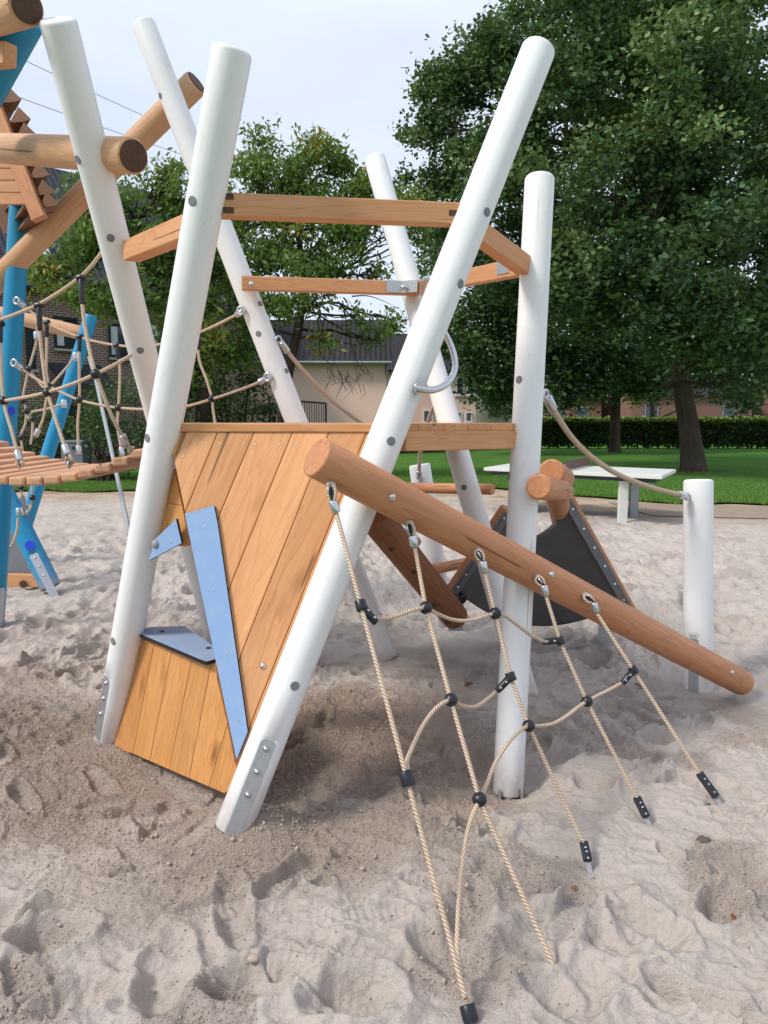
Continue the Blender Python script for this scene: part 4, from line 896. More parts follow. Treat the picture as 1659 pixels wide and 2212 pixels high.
tree('oak_tree', g0, [g0 - V((0, 0, .2)), P(1493, 960, 23.0), P(1478, 860, 23.0), P(1466, 780, 23), P(1455, 600, 23), P(1440, 380, 23), P(1430, 150, 23)], (.34, .2),
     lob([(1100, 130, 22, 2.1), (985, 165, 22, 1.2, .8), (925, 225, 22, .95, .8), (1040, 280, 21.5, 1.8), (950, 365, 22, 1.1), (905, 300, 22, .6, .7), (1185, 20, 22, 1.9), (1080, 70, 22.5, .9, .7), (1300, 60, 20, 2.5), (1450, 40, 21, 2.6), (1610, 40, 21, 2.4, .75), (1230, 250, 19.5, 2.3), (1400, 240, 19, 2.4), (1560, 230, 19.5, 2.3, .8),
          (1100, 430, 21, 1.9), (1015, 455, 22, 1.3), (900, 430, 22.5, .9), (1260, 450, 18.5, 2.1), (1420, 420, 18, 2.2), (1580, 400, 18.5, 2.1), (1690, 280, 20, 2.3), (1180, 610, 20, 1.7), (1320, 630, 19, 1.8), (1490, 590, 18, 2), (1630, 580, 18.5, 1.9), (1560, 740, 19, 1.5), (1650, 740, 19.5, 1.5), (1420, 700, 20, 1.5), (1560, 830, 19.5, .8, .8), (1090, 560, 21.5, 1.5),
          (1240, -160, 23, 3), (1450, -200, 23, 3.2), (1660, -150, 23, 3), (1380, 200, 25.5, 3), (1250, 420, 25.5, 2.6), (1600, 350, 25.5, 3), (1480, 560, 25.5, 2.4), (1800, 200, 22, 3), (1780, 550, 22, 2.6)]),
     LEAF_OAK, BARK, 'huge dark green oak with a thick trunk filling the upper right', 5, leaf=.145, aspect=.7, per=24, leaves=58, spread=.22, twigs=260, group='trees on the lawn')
g1 = G(1328, 977, .03)
tree('oak_tree', g1, [g1 - V((0, 0, .2)), P(1328, 940, depth(g1)), P(1330, 850, depth(g1)), P(1332, 760, depth(g1)), P(1335, 600, depth(g1))], (.27, .2),
     lob([(1090, 700, 33, 2.9), (1230, 710, 34, 2.8), (1380, 690, 35, 2.8), (1010, 620, 33, 2.6), (1110, 800, 33, 1.9), (1200, 815, 34, 1.6), (1060, 780, 32, 1.7), (1290, 800, 34, 1.5), (960, 560, 34, 2.0), (1250, 560, 34, 3), (1050, 840, 32, .9), (1400, 790, 36, 1.4), (1500, 740, 36, 2.2), (1610, 740, 36, 2.4), (1320, 780, 33, 1.6), (1150, 640, 33, 2.6), (1020, 720, 32, 1.8), (1130, 850, 32, 1.0), (1440, 800, 34, 1.3), (1250, 850, 34, 1.0), (1400, 845, 36, .9), (1560, 835, 36, 1.2), (1640, 830, 36, 1.2)]),
     LEAF_OAK, BARK, 'second oak with a slimmer straight trunk standing close to the long hedge', 9, leaf=.2, aspect=.66, per=17, leaves=46, spread=.36, twigs=60, group='trees on the lawn')
g2 = G(1410, 958, .03); tree('young_tree', g2, [g2, P(1410, 900, 47), P(1408, 860, 47)], (.2, .12), [(P(1400, 842, 47), 1.5), (P(1440, 820, 47), 1.3), (P(1360, 830, 47), 1.2), (P(1620, 850, 49), .8)], LEAF_LT, BARK, 'bright yellowish green young tree between the two oak trunks', 12, leaf=.2, per=10, leaves=40, spread=.4, twigs=20)
gc = G(600, 1018, .03); zc_ = depth(gc)
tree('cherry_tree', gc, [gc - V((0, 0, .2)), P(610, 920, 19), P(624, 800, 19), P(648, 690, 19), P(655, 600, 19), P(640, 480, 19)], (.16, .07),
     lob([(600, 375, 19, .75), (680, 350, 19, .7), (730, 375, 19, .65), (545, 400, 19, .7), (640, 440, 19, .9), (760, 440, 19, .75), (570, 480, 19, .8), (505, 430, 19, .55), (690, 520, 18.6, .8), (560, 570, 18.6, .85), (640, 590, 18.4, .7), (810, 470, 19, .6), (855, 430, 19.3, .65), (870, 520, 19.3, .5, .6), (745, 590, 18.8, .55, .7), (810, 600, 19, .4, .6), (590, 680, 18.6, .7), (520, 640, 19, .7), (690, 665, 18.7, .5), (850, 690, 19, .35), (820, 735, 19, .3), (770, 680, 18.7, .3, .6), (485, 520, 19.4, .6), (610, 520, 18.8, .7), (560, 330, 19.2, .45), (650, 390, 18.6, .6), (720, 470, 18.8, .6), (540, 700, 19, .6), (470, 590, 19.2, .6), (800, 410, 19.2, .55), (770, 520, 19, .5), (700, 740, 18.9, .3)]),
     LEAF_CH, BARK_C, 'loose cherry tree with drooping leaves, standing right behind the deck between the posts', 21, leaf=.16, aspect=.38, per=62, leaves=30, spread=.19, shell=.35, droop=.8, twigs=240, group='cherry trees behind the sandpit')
gl = G(440, 1022, .03)
tree('cherry_tree', gl, [gl - V((0, 0, .2)), P(445, 900, 19.2), P(430, 780, 19), P(400, 690, 18.6), P(340, 600, 18.4), P(290, 540, 18)], (.15, .06),
     lob([(130, 560, 17.5, .65), (100, 600, 17.5, .5), (215, 545, 17.6, .85), (185, 460, 18, .6, .8), (160, 420, 18, .28, .8), (300, 500, 18, .8), (270, 445, 18, .5), (355, 405, 18.2, .6), (375, 370, 18.4, .42, .8), (410, 450, 18.4, .7), (250, 620, 17.6, .8), (330, 620, 18, .8), (420, 570, 18.4, .8), (180, 625, 17.6, .55), (380, 690, 18.4, .75), (450, 690, 18.8, .8), (500, 760, 19, .7), (430, 780, 18.8, .7), (350, 540, 17.8, .6), (240, 690, 17.8, .35)]),
     LEAF_CH, BARK_C, 'leafy cherry tree in front of the brick house, left of the tall posts', 23, leaf=.16, aspect=.38, per=64, leaves=32, spread=.19, shell=.35, droop=.7, twigs=220, group='cherry trees behind the sandpit')
# bare drooping twigs of the middle cherry
m = MB(); rg = np.random.default_rng(4); par = [o for o in COL.objects if o.name.startswith('cherry_tree')][0]
for a, b, c in (((690, 680), (705, 740), (730, 800)), ((740, 650), (752, 720), (780, 850)), ((700, 690), (690, 760), (720, 790)), ((730, 800), (740, 825), (725, 860)), ((752, 720), (775, 790), (800, 810)), ((700, 640), (760, 600), (830, 600)), ((760, 640), (800, 640), (850, 660))):
    m.tube(smooth_path([P(*a, 18.7), P(*b, 18.6), P(*c, 18.5)], 5), [.02 - .0016 * i for i in range(11)], 6)
for _ in range(26):
    x, y = rg.uniform(700, 800), rg.uniform(770, 830); m.tube([P(x, y, 18.5), P(x + rg.uniform(-15, 15), y + rg.uniform(8, 22), 18.5), P(x + rg.uniform(-22, 22), y + rg.uniform(20, 40), 18.5)], [.008, .006, .003], 5)
m.build('bare_twigs', BARK_C, par)
def shrub(base, lobes, mat, label, seed, leaf=.11, group=None, per=30, leaves=34, spread=.2, name='shrub', cat='shrub'):
    t = thing(name, base, label, cat, group); rg = np.random.default_rng(seed); m = MB(); C, pos, tone = crown([(tuple(a), *b) for a, *b in lobes], seed, per, leaves, spread, .3)
    for l in lobes:
        for _ in range(4): branch(m, base + V((rg.uniform(-.2, .2), rg.uniform(-.2, .2), -.05)), V(l[0]) + V(rg.normal(size=3)) * l[1] * .4, .03, .008, .08, rg, 5)
    m.build('stem', BARK_C, t); quads_obj('foliage', leaf_quads(pos, leaf, .6, .1, seed), mat, tone, t)
shr = [(20, 1032, 'dark shrub behind the far blue post at the left edge', [(0, 960, 20, 1.0), (45, 945, 20, .9), (20, 1000, 19.6, .7)]),
       (120, 1036, 'dark leafy shrub behind the grey bin under the rope bridge', [(95, 950, 20.3, .9), (150, 930, 20.3, .9), (120, 1000, 19.8, .7)]),
       (230, 1040, 'dense dark shrub with yellowish top behind the steel pole', [(205, 930, 20, .9), (262, 940, 19.6, .9), (240, 880, 20, .7), (230, 1000, 19.3, .7)]),
       (330, 1040, 'broad dark shrub behind the crossing of the two tall left posts', [(310, 900, 20, 1.0), (350, 850, 20, .9), (340, 960, 19.5, .9)]),
       (430, 1035, 'tall mid green shrub seen through the rope between the left post and deck', [(410, 860, 20, 1.0), (450, 800, 20.4, .9), (430, 930, 19.6, 1.0), (395, 780, 20.4, .7)]),
       (530, 1030, 'rounded shrub at the foot of the middle cherry tree', [(510, 850, 20.2, .9), (555, 880, 20, .8), (500, 920, 19.8, .9), (545, 800, 20.4, .6), (470, 760, 20.6, .7)])]
for i, (x, y, lb_, ls) in enumerate(shr): shrub(G(x, y, .03), lob(ls), LEAF_SH, lb_, 40 + i, group='shrubs along the back of the sandpit')
gb = G(1080, 945, .03); shrub(gb, [(P(1075, 890, 50), 1.1), (P(1092, 880, 50), 1.0), (P(1062, 905, 50), .7)], LEAF_SH, 'small dark bush in front of the cream house', 61, leaf=.2, per=12, spread=.3)
def hedge(a, b, z0, z1, depth_, n, label, seed, mat=LEAF_HD, leaf=.17):
    a, b = V(a), V(b); r = np.random.default_rng(seed); t = r.random(n); s = r.random(n); zz = z0 + (z1 - z0) * (r.random(n) ** .75)
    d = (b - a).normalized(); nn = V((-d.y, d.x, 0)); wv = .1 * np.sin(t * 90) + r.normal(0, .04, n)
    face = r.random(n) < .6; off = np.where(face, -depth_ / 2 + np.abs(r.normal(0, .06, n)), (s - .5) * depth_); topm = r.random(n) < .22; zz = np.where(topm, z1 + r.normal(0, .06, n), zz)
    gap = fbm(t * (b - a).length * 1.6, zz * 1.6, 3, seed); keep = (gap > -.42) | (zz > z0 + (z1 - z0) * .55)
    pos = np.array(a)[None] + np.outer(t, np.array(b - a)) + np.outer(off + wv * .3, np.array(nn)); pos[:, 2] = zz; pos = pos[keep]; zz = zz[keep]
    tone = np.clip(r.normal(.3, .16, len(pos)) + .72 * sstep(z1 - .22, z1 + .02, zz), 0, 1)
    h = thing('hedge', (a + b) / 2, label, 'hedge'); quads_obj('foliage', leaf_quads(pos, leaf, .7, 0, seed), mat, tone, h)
    m = MB()
    for k in range(int((b - a).length / .55)):
        q = a.lerp(b, k / ((b - a).length / .55)); m.tube([V((q.x, q.y, -.05)), V((q.x + r.normal() * .1, q.y, z1 * .5)), V((q.x + r.normal() * .2, q.y, z1 * .92))], [.05, .035, .015], 6)
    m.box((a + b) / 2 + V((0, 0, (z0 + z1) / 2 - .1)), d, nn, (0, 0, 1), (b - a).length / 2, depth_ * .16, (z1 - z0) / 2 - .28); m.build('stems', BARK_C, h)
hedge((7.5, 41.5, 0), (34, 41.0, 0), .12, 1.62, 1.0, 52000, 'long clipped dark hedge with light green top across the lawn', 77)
hedge((-6.5, 31, 0), (7.5, 41.5, 0), .0, .62, .8, 16000, 'low grassy hedge strip in front of the beige house', 78, LEAF_SH)

# ------------------------------------------------------------------ buildings
def wall_quad(m, o, du, w, h, z0=0, u0=0.0):
    du = V(du).normalized(); q = [o + V((0, 0, z0)), o + du * w + V((0, 0, z0)), o + du * w + V((0, 0, z0 + h)), o + V((0, 0, z0 + h))]
    m.add(q, [(0, 1, 2, 3)], [(u0, z0, 0), (u0 + w, z0, 0), (u0 + w, z0 + h, 0), (u0, z0 + h, 0)])
def house_body(name, o, du, w, dep, h, mat, par):
    du = V(du).normalized(); dv = V((-du.y, du.x, 0)); m = MB(); wall_quad(m, o, du, w, h); wall_quad(m, o + du * w, dv, dep, h, 0, w); wall_quad(m, o + du * w + dv * dep, -du, w, h, 0, w + dep); wall_quad(m, o + dv * dep, -dv, dep, h, 0, 2 * w + dep)
    return m.build(name, mat, par), du, dv
def window(par, o, du, u, z, w, h, frame, blind=0.0, glass=GLASS, sill=True):
    du = V(du).normalized(); n = V((du.y, -du.x, 0)); c = o + du * (u + w / 2) + V((0, 0, z + h / 2)); t = .07; m = MB()
    m.box(c + n * .02 + V((0, 0, h / 2 - t / 2)), du, n, (0, 0, 1), w / 2, .04, t / 2); m.box(c + n * .02 - V((0, 0, h / 2 - t / 2)), du, n, (0, 0, 1), w / 2, .04, t / 2)
    for s in (-1, 1): m.box(c + n * .02 + du * (s * (w / 2 - t / 2)), du, n, (0, 0, 1), t / 2, .038, h / 2 - t)
    wf = m.build('window', frame, par); MB().box(c + n * .004, du, n, (0, 0, 1), w / 2 - .03, .008, h / 2 - .03).build('pane', glass, wf)
    if blind: MB().box(c + n * .016 - du * (w / 2 - .08 - w * .16), du, n, (0, 0, 1), w * .16 * blind, .004, h / 2 - .1).build('blind', CURTAIN, wf)
    if sill: MB().box(c + n * .05 - V((0, 0, h / 2 + .05)), du, n, (0, 0, 1), w / 2 + .06, .08, .04).build('sill', BRICK if frame is FRAME_D else FRAME_W, wf)
def roof_gable(m, o, du, dv, w, dep, h, rise, over=.35, t=.12):
    u0, u1 = -over, w + over; rg_ = dep / 2; sl = rise / rg_
    for s in (0, 1):
        a = (-over if s == 0 else dep + over); ze = h - over * sl; zr = h + rise
        q = [o + du * u0 + dv * a + V((0, 0, ze)), o + du * u1 + dv * a + V((0, 0, ze)), o + du * u1 + dv * rg_ + V((0, 0, zr)), o + du * u0 + dv * rg_ + V((0, 0, zr))]
        if s: q = [q[1], q[0], q[3], q[2]]
        ln_ = (q[3] - q[0]).length; up_ = V((0, 0, t)); g = [(0, 0, 0), (u1 - u0, 0, 0), (u1 - u0, ln_, 0), (0, ln_, 0)]
        m.add([p + up_ for p in q], [(0, 1, 2, 3)], g); m.add(q, [(3, 2, 1, 0)], g); m.add([q[0], q[1], q[1] + up_, q[0] + up_], [(0, 1, 2, 3)], [(0, 0, 0)] * 4)
        for e in ((q[1], q[2]), (q[3], q[0])): m.add([e[0], e[1], e[1] + up_, e[0] + up_], [(0, 1, 2, 3)], [(0, 0, 0)] * 4)
def gable_end(m, o, dv, dep, h, rise): m.add([o + V((0, 0, h)), o + dv * dep + V((0, 0, h)), o + dv * dep / 2 + V((0, 0, h + rise))], [(0, 1, 2)], [(0, h, 0), (dep, h, 0), (dep / 2, h + rise, 0)])
# brick house at the left
bh = thing('brick_house', V((-9, 28, 0)), 'brown brick house with a dark tiled roof behind the left cherry tree', 'house')
du = V((.69, .724, 0)); o = V((-11.95, 25, 0)) - du * 5; o.z = 0
wl, du, dv = house_body('wall', o, du, 14, 8, 6.15, BRICK, bh); m = MB(); gable_end(m, o, dv, 8, 6.15, 4.8); m.build('gable', BRICK, bh); m = MB(); gable_end(m, o + du * 14, dv, 8, 6.15, 4.8); m.build('gable', BRICK, bh)
m = MB(); roof_gable(m, o, du, dv, 14, 8, 6.2, 4.9, .3); rf = m.build('roof', TILE_D, bh)
n_w = V((du.y, -du.x, 0)); MB().tube([o + n_w * .38 + V((0, 0, 5.9)) - du * .3, o + n_w * .38 + V((0, 0, 5.9)) + du * 14.3], .075, 8).build('gutter', DARKST, bh)
sk = o + du * 5.95 - n_w * .75 + V((0, 0, 7.45)); rs_ = (-n_w + V((0, 0, 1.22))).normalized()
w_ = MB().box(sk, du, rs_, du.cross(rs_), .42, .5, .05).build('skylight', FRAME_D, rf); MB().box(sk + (n_w * 1.22 + V((0, 0, 1))).normalized() * .06, du, rs_, du.cross(rs_), .34, .42, .02).build('pane', CURTAIN, w_)
def u_at(x):                          # distance along the wall for a picture column
    kx = (x - CX) / FP; return (kx * o.y * CP * 1.0 - o.x) / (du.x - kx * du.y)
def wz(u, y): p = o + du * u; Zd = p.y; return CAM_H + Zd * (909.7 - y) / FP
for x0, x1, y0, y1, bl_ in ((127, 178, 690, 756, .9), (243, 283, 704, 775, 1.3), (66, 84, 690, 800, .0), (330, 372, 702, 778, .9), (-40, -5, 690, 760, .9)):
    u0, u1 = u_at(x0), u_at(x1); z1, z0 = wz(u0, y0), wz(u0, y1); window(bh, o, du, u0, z0, u1 - u0, z1 - z0, FRAME_D, bl_)
u0, u1 = u_at(112), u_at(222); c0 = o + du * u0; m = MB(); zt_, zb_ = wz(u0, 786), wz(u0, 832)
m.prism([c0 + V((0, 0, zt_)), c0 + du * (u1 - u0) + V((0, 0, zt_)), c0 + du * (u1 - u0) + n_w * 1.1 + V((0, 0, zb_)), c0 + n_w * 1.1 + V((0, 0, zb_))], (0, 0, -.1), du); m.build('porch_roof', DARKST, bh)
dr = MB().box(o + du * (u_at(150)) + n_w * .03 + V((0, 0, 1.05)), du, n_w, (0, 0, 1), .5, .04, 1.05).build('door', FRAME_D, bh)
MB().box(o + du * (u_at(150) + .4) + n_w * .09 + V((0, 0, 1.05)), du, n_w, (0, 0, 1), .015, .03, .08).build('handle', STEEL, dr)
# beige house
bg_ = thing('beige_house', V((-2, 36, 0)), 'beige plastered house with a dark grey roof behind the middle cherry tree', 'house')
o2 = V((-7.2, 34, 0)); wl, du2, dv2 = house_body('wall', o2, (1, 0.02, 0), 7.25, 7, 4.3, PLASTER, bg_)
m = MB(); gable_end(m, o2 + du2 * 7.25, dv2, 7, 4.3, 2.1); m.build('gable', PLASTER, bg_); m = MB(); gable_end(m, o2, dv2, 7, 4.3, 2.1); m.build('gable', PLASTER, bg_)
m = MB(); roof_gable(m, o2, du2, dv2, 7.25, 7, 4.3, 2.1, .3); m.build('roof', TILE_G, bg_)
MB().tube([o2 - du2 * .3 + V((0, -.38, 4.15)), o2 + du2 * 7.55 + V((0, -.38, 4.15))], .07, 8).build('gutter', GUT, bg_)
MB().tube([o2 + du2 * 7.33 + V((0, -.06, 4.1)), o2 + du2 * 7.33 + V((0, -.06, 0))], .05, 8).build('downpipe', GUT, bg_)
# beige house with windows further right
b3 = thing('beige_house', V((3, 46, 0)), 'peach coloured house with small white windows seen right of the big slanting post', 'house')
o3 = V((.0, 44, 0)); wl, du3, dv3 = house_body('wall', o3, (1, .18, 0), 5.6, 8, 4.55, PLASTER, b3); m = MB(); gable_end(m, o3, dv3, 8, 4.55, 2.4); m.build('gable', PLASTER, b3); m = MB(); gable_end(m, o3 + du3 * 5.6, dv3, 8, 4.55, 2.4); m.build('gable', PLASTER, b3)
m = MB(); roof_gable(m, o3, du3, dv3, 5.6, 8, 4.55, 2.4, .3); m.build('roof', TILE_G, b3)
for u, z, w, h in ((4.35, 3.1, .5, 1.05), (5.0, 3.1, .5, 1.05), (2.35, 1.45, .6, .75), (4.3, 1.5, .42, .6), (4.95, 1.5, .42, .6), (1.0, 3.1, .6, 1.05)): window(b3, o3, du3, u, z, w, h, FRAME_W)
b4 = thing('cream_house', V((7, 52, 0)), 'cream gabled house wall at the right of the peach house', 'house')
o4 = V((6.0, 50, 0)); wl, du4, dv4 = house_body('wall', o4, (1, .1, 0), 3.6, 8, 2.9, CREAM, b4); m = MB(); gable_end(m, o4, du4, 3.6, 2.9, 1.1); m.build('gable', CREAM, b4)
m = MB(); m.prism([o4 + V((-.2, -.2, 2.85)), o4 + du4 * 1.8 + V((0, -.2, 4.15)), o4 + du4 * 1.8 + dv4 * 8 + V((0, 0, 4.15)), o4 + dv4 * 8 + V((-.2, 0, 2.85))], (0, 0, .12)); m.prism([o4 + du4 * 3.8 + V((0, -.2, 2.8)), o4 + du4 * 1.8 + V((0, -.2, 4.15)), o4 + du4 * 1.8 + dv4 * 8 + V((0, 0, 4.15)), o4 + du4 * 3.8 + dv4 * 8 + V((0, 0, 2.8))], (0, 0, .12)); m.build('roof', TILE_G, b4)
# brick houses beyond the hedge
for nm, X0, Y0, w, h, rise, lb_, wins in (('brick_house', 18.5, 56, 9, 3.5, 1.6, 'red brick house beyond the long hedge between the oak trunks', ((1, 1.7, 1, 1.2), (6.8, 1.7, 1, 1.2))),
                                          ('brick_house', 29.5, 54, 10, 3.4, 1.8, 'red brick garage house beyond the hedge at the right edge', ((5.2, .2, 3, 2.6), (1.2, 1.9, 1, 1.2))),
                                          ('brick_house', 12.2, 60, 5.2, 3.4, 1.8, 'pinkish brick house beyond the hedge left of the slim oak', ((1.2, 1.7, 1, 1), (3.2, 1.7, 1, 1)))):
    t = thing(nm, V((X0, Y0, 0)), lb_, 'house', 'brick houses beyond the hedge'); oo = V((X0, Y0, 0)); wl, d1, d2 = house_body('wall', oo, (1, 0, 0), w, 8, h, BRICK_R, t)
    m = MB(); gable_end(m, oo, d2, 8, h, rise); m.build('gable', BRICK_R, t); m = MB(); gable_end(m, oo + d1 * w, d2, 8, h, rise); m.build('gable', BRICK_R, t); m = MB(); roof_gable(m, oo, d1, d2, w, 8, h, rise, .3); m.build('roof', TILE_G, t)
    for a in wins: window(t, oo, d1, *a, GUT)
# trees far behind
for i, (x, y, Z, r, lb_) in enumerate(((1550, 720, 70, 6, 'distant tree above the brick houses at the far right'), (1240, 760, 75, 6, 'distant tree behind the pinkish brick house'), (300, 700, 48, 4, 'tall tree behind the brown brick house ridge'), (1700, 760, 66, 6, 'distant broad tree past the right edge of the hedge'))):
    b = G(x, 935, .0); b = V((P(x, y, Z).x, P(x, y, Z).y, 0)); c_ = P(x, y, Z)
    tree('distant_tree', b, [b, V((b.x, b.y, c_.z * .6)), V((b.x, b.y, c_.z))], (.4, .2), [(c_, r), (c_ + V((-r * .8, 0, -r * .5)), r * .7), (c_ + V((r * .8, 0, -r * .4)), r * .7)], LEAF_OAK, BARK, lb_, 90 + i, leaf=.5, per=2.2, leaves=34, spread=1.0, twigs=20, group='distant trees')

# ------------------------------------------------------------------ small things behind and around
gt = thing('steel_gate', P(650, 985, 26), 'dark grey open barred steel gate behind the deck in front of the beige house', 'gate')
def gpanel(xa, xb, yt0, yt1, Za, Zb, nb):
    a, b = P(xa, yt0, Za), P(xb, yt1, Zb); fa, fb = V((a.x, a.y, 0)), V((b.x, b.y, 0)); m = MB(); m.beam(fa + V((0, 0, .1)), a + V((0, 0, .0)), .07, .07, up=(0, 1, 0)); m.beam(fb + V((0, 0, .1)), b, .07, .07, up=(0, 1, 0)); m.beam(a, b, .06, .06); m.beam(fa + V((0, 0, .2)), fb + V((0, 0, .2)), .06, .06); m.build('frame', DARKST, gt)
    m = MB()
    for k in range(1, nb): m.tube([fa.lerp(fb, k / nb) + V((0, 0, .2)), a.lerp(b, k / nb)], .016, 6)
    m.build('bars', DARKST, gt)
gpanel(581, 610, 860, 864, 27, 25, 8); gpanel(632, 704, 866, 871, 25.5, 26, 14)
gbx = thing('storage_bin', G(168, 1040), 'grey plastic storage bin in front of the dark shrubs under the bridge', 'bin')
MB().box(V((G(168, 1040).x, G(168, 1040).y, .5)), (1, 0, 0), (0, 1, 0), (0, 0, 1), .28, .28, .5).build('body', GREYBOX, gbx, .03); MB().box(V((G(168, 1040).x, G(168, 1040).y, 1.03)), (1, 0, 0), (0, 1, 0), (0, 0, 1), .30, .30, .035).build('lid', GREYBOX, gbx, .02)
hb = MB().box(V((G(168, 1040).x + .1, G(168, 1040).y - .30, .88)), (1, 0, 0), (0, 1, 0), (0, 0, 1), .08, .02, .035).build('handle', BLACK, gbx, .008)
for a, b, lb_ in (((20, 100), (560, 352), 'upper thin dark overhead wire crossing the pale sky'), ((20, 188), (560, 380), 'lower thin dark overhead wire crossing the pale sky')):
    A_, B_ = P(*a, 30), P(*b, 55); d = B_ - A_; pts = [A_ + d * (t / 10 * 1.6 - .4) + V((0, 0, -.35 * (1 - ((t - 5) / 5) ** 2))) for t in range(11)]
    w_ = MB().tube(pts, .014, 6).build('overhead_wire', DARKST); tag(w_, lb_, 'wire', 'overhead wires')
def sand_z(p):
    i = int(np.clip(np.searchsorted(xs, p.x), 1, nx - 1)); j = int(np.clip(np.searchsorted(ys, p.y), 1, ny - 1)); return float(H[j, i])
def blob(name, c, r, mat, lab, cat, sq=(1, 1, .6), seed=0, group=None):
    rg = np.random.default_rng(seed); m = MB().ball((0, 0, 0), r, 14); vs = []
    for q in m.v: f = 1 + .22 * float(perlin(np.array([q[0] / r * 1.3 + seed]), np.array([q[1] / r * 1.3 + q[2] / r]), seed)[0]) * 1.6; vs.append((c[0] + q[0] * f * sq[0], c[1] + q[1] * f * sq[1], c[2] + q[2] * f * sq[2]))
    m.v = vs; return tag(m.build(name, mat), lab, cat, group)
SANDC = Mat('damp_clod', .95, .1); SANDC.color((.43, .34, .28)); _n = SANDC.noise(SANDC.attr('grain').outputs['Vector'], 120, 4, .7); SANDC.bump(_n, .6, .006); SANDC = SANDC.m
for i, (x, y, r, mt, lb_) in enumerate(((1520, 1822, .022, STONE, 'dark grey pebble in the sand at the right edge'), (555, 1790, .022, STONE, 'dark damp lump beside the foot of the big slanting post'), (548, 2085, .015, SANDC, 'pale sand lump in a hollow of the foreground'), (1070, 1815, .009, STONE, 'small dark stone between the net ropes'), (1530, 1740, .008, STONE, 'tiny dark chip near the right rope anchor'))):
    g_ = G(x, y); g_.z = sand_z(g_) + r * .25; blob('pebble', g_, r, mt, lb_, 'pebble', (1.2, 1, .7), 3 + i)
for i, (x, y, s, a, lb_) in enumerate(((1012, 1492, .035, .6, 'curled brown leaf on the sand under the tower'), (1585, 1962, .018, 1.2, 'dark brown leaf scrap in the right foreground'), (1380, 1478, .03, 2.2, 'brown leaf lying left of the short right post'), (1240, 1920, .012, .4, 'dry leaf scrap between the net anchors'))):
    g_ = G(x, y); g_.z = sand_z(g_) + .008; d1 = V((math.cos(a), math.sin(a), .15)); d2 = V((-math.sin(a), math.cos(a), .3)); m = MB(); vs = []; fs = []
    for k in range(7):
        t = k / 6; w = math.sin(math.pi * t) * .45 * s + .0005
        for q in (-1, 0, 1): vs.append(g_ + d1 * ((t - .5) * 2 * s) + d2 * (w * q) + V((0, 0, .25 * s * abs(q) + .2 * s * math.sin(t * 3))))
    for k in range(6):
        for q in (0, 1): fs.append((k * 3 + q, k * 3 + q + 1, (k + 1) * 3 + q + 1, (k + 1) * 3 + q))
    m.add(vs, fs, None, True); lf = m.build('fallen_leaf', DRYLEAF); so = lf.modifiers.new('thickness', 'SOLIDIFY'); so.thickness = .0008; tag(lf, lb_, 'leaf', 'fallen leaves')
# loose sand crumbs, uncountable
n = 60000; cx = RNG.uniform(-2.1, 1.9, n * 3); cy = RNG.uniform(1.4, 4.4, n * 3)
ix = np.clip(np.searchsorted(xs, cx), 1, nx - 1); iy = np.clip(np.searchsorted(ys, cy), 1, ny - 1)
keep = RNG.random(len(cx)) < (.015 + .75 * damp[iy, ix] + .45 * patch[iy, ix]); cx, cy, ix, iy = cx[keep][:n], cy[keep][:n], ix[keep][:n], iy[keep][:n]; n = len(cx)
r = RNG.uniform(.0015, .004, n) * (1 + (RNG.random(n) > .985) * RNG.uniform(.6, 2.2, n))
q4 = G(585, 1795); nk = 90; cx[:nk] = q4.x + RNG.normal(0, .09, nk); cy[:nk] = q4.y + RNG.normal(.02, .05, nk); r[:nk] = RNG.uniform(.004, .012, nk)
ix = np.clip(np.searchsorted(xs, cx), 1, nx - 1); iy = np.clip(np.searchsorted(ys, cy), 1, ny - 1); oc = np.array([[1, 0, 0], [0, 1, 0], [-1, 0, 0], [0, -1, 0], [0, 0, 1], [0, 0, -1]], float)
pts = np.stack([cx, cy, H[iy, ix] + r * .3], -1)[:, None] + oc[None] * r[:, None, None] * RNG.uniform(.6, 1.3, (n, 6, 1))
fi = np.array([[0, 1, 4], [1, 2, 4], [2, 3, 4], [3, 0, 4], [1, 0, 5], [2, 1, 5], [3, 2, 5], [0, 3, 5]]); fa = (np.arange(n)[:, None, None] * 6 + fi[None]).reshape(-1, 3)
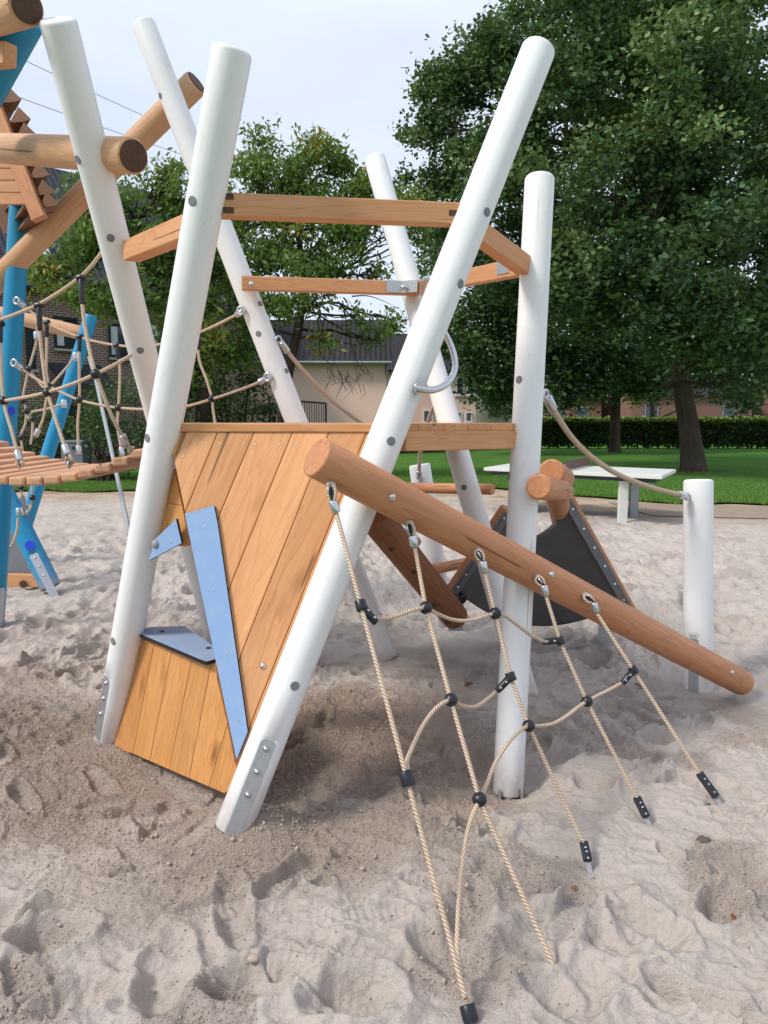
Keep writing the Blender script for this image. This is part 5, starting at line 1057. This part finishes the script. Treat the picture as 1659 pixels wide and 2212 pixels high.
me = bpy.data.meshes.new('sand_crumbs'); me.vertices.add(n * 6); me.vertices.foreach_set('co', pts.astype(np.float32).ravel()); me.loops.add(len(fa) * 3); me.loops.foreach_set('vertex_index', fa.astype(np.int32).ravel()); me.polygons.add(len(fa)); me.polygons.foreach_set('loop_start', np.arange(0, len(fa) * 3, 3, dtype=np.int32))
me.polygons.foreach_set('use_smooth', np.ones(len(fa), bool)); me.update(calc_edges=True); me.materials.append(SANDC); o = link('sand_crumbs', me); tag(o, 'loose crumbs of damp sand scattered over the sandpit', 'sand crumbs'); o['kind'] = 'stuff'

n = 420; lx = RNG.uniform(-2.2, 2.4, n); ly = RNG.uniform(1.4, 6.5, n); ix = np.clip(np.searchsorted(xs, lx), 1, nx - 1); iy = np.clip(np.searchsorted(ys, ly), 1, ny - 1)
an = RNG.uniform(0, 6.28, n); ln_ = RNG.uniform(.002, .008, n) * (1 + (RNG.random(n) > .95) * 2.5); wd = RNG.uniform(.0012, .0028, n); ax_ = np.stack([np.cos(an), np.sin(an), RNG.normal(0, .15, n)], -1); sx_ = np.stack([-np.sin(an), np.cos(an), np.zeros(n)], -1)
c0 = np.stack([lx, ly, H[iy, ix] + .0015], -1); zz = np.array([0, 0, 1.0])
pts = np.stack([c0 - ax_ * ln_[:, None], c0 + sx_ * wd[:, None], c0 + ax_ * ln_[:, None], c0 - sx_ * wd[:, None], c0 + zz * wd[:, None], c0 - zz * wd[:, None]], 1)
fa = (np.arange(n)[:, None, None] * 6 + fi[None]).reshape(-1, 3)
me = bpy.data.meshes.new('litter'); me.vertices.add(n * 6); me.vertices.foreach_set('co', pts.astype(np.float32).ravel()); me.loops.add(len(fa) * 3); me.loops.foreach_set('vertex_index', fa.astype(np.int32).ravel()); me.polygons.add(len(fa)); me.polygons.foreach_set('loop_start', np.arange(0, len(fa) * 3, 3, dtype=np.int32))
me.update(calc_edges=True); me.materials.append(STONE); o = link('litter', me); tag(o, 'tiny dark bits of bark and twig scattered on the sand', 'litter'); o['kind'] = 'stuff'
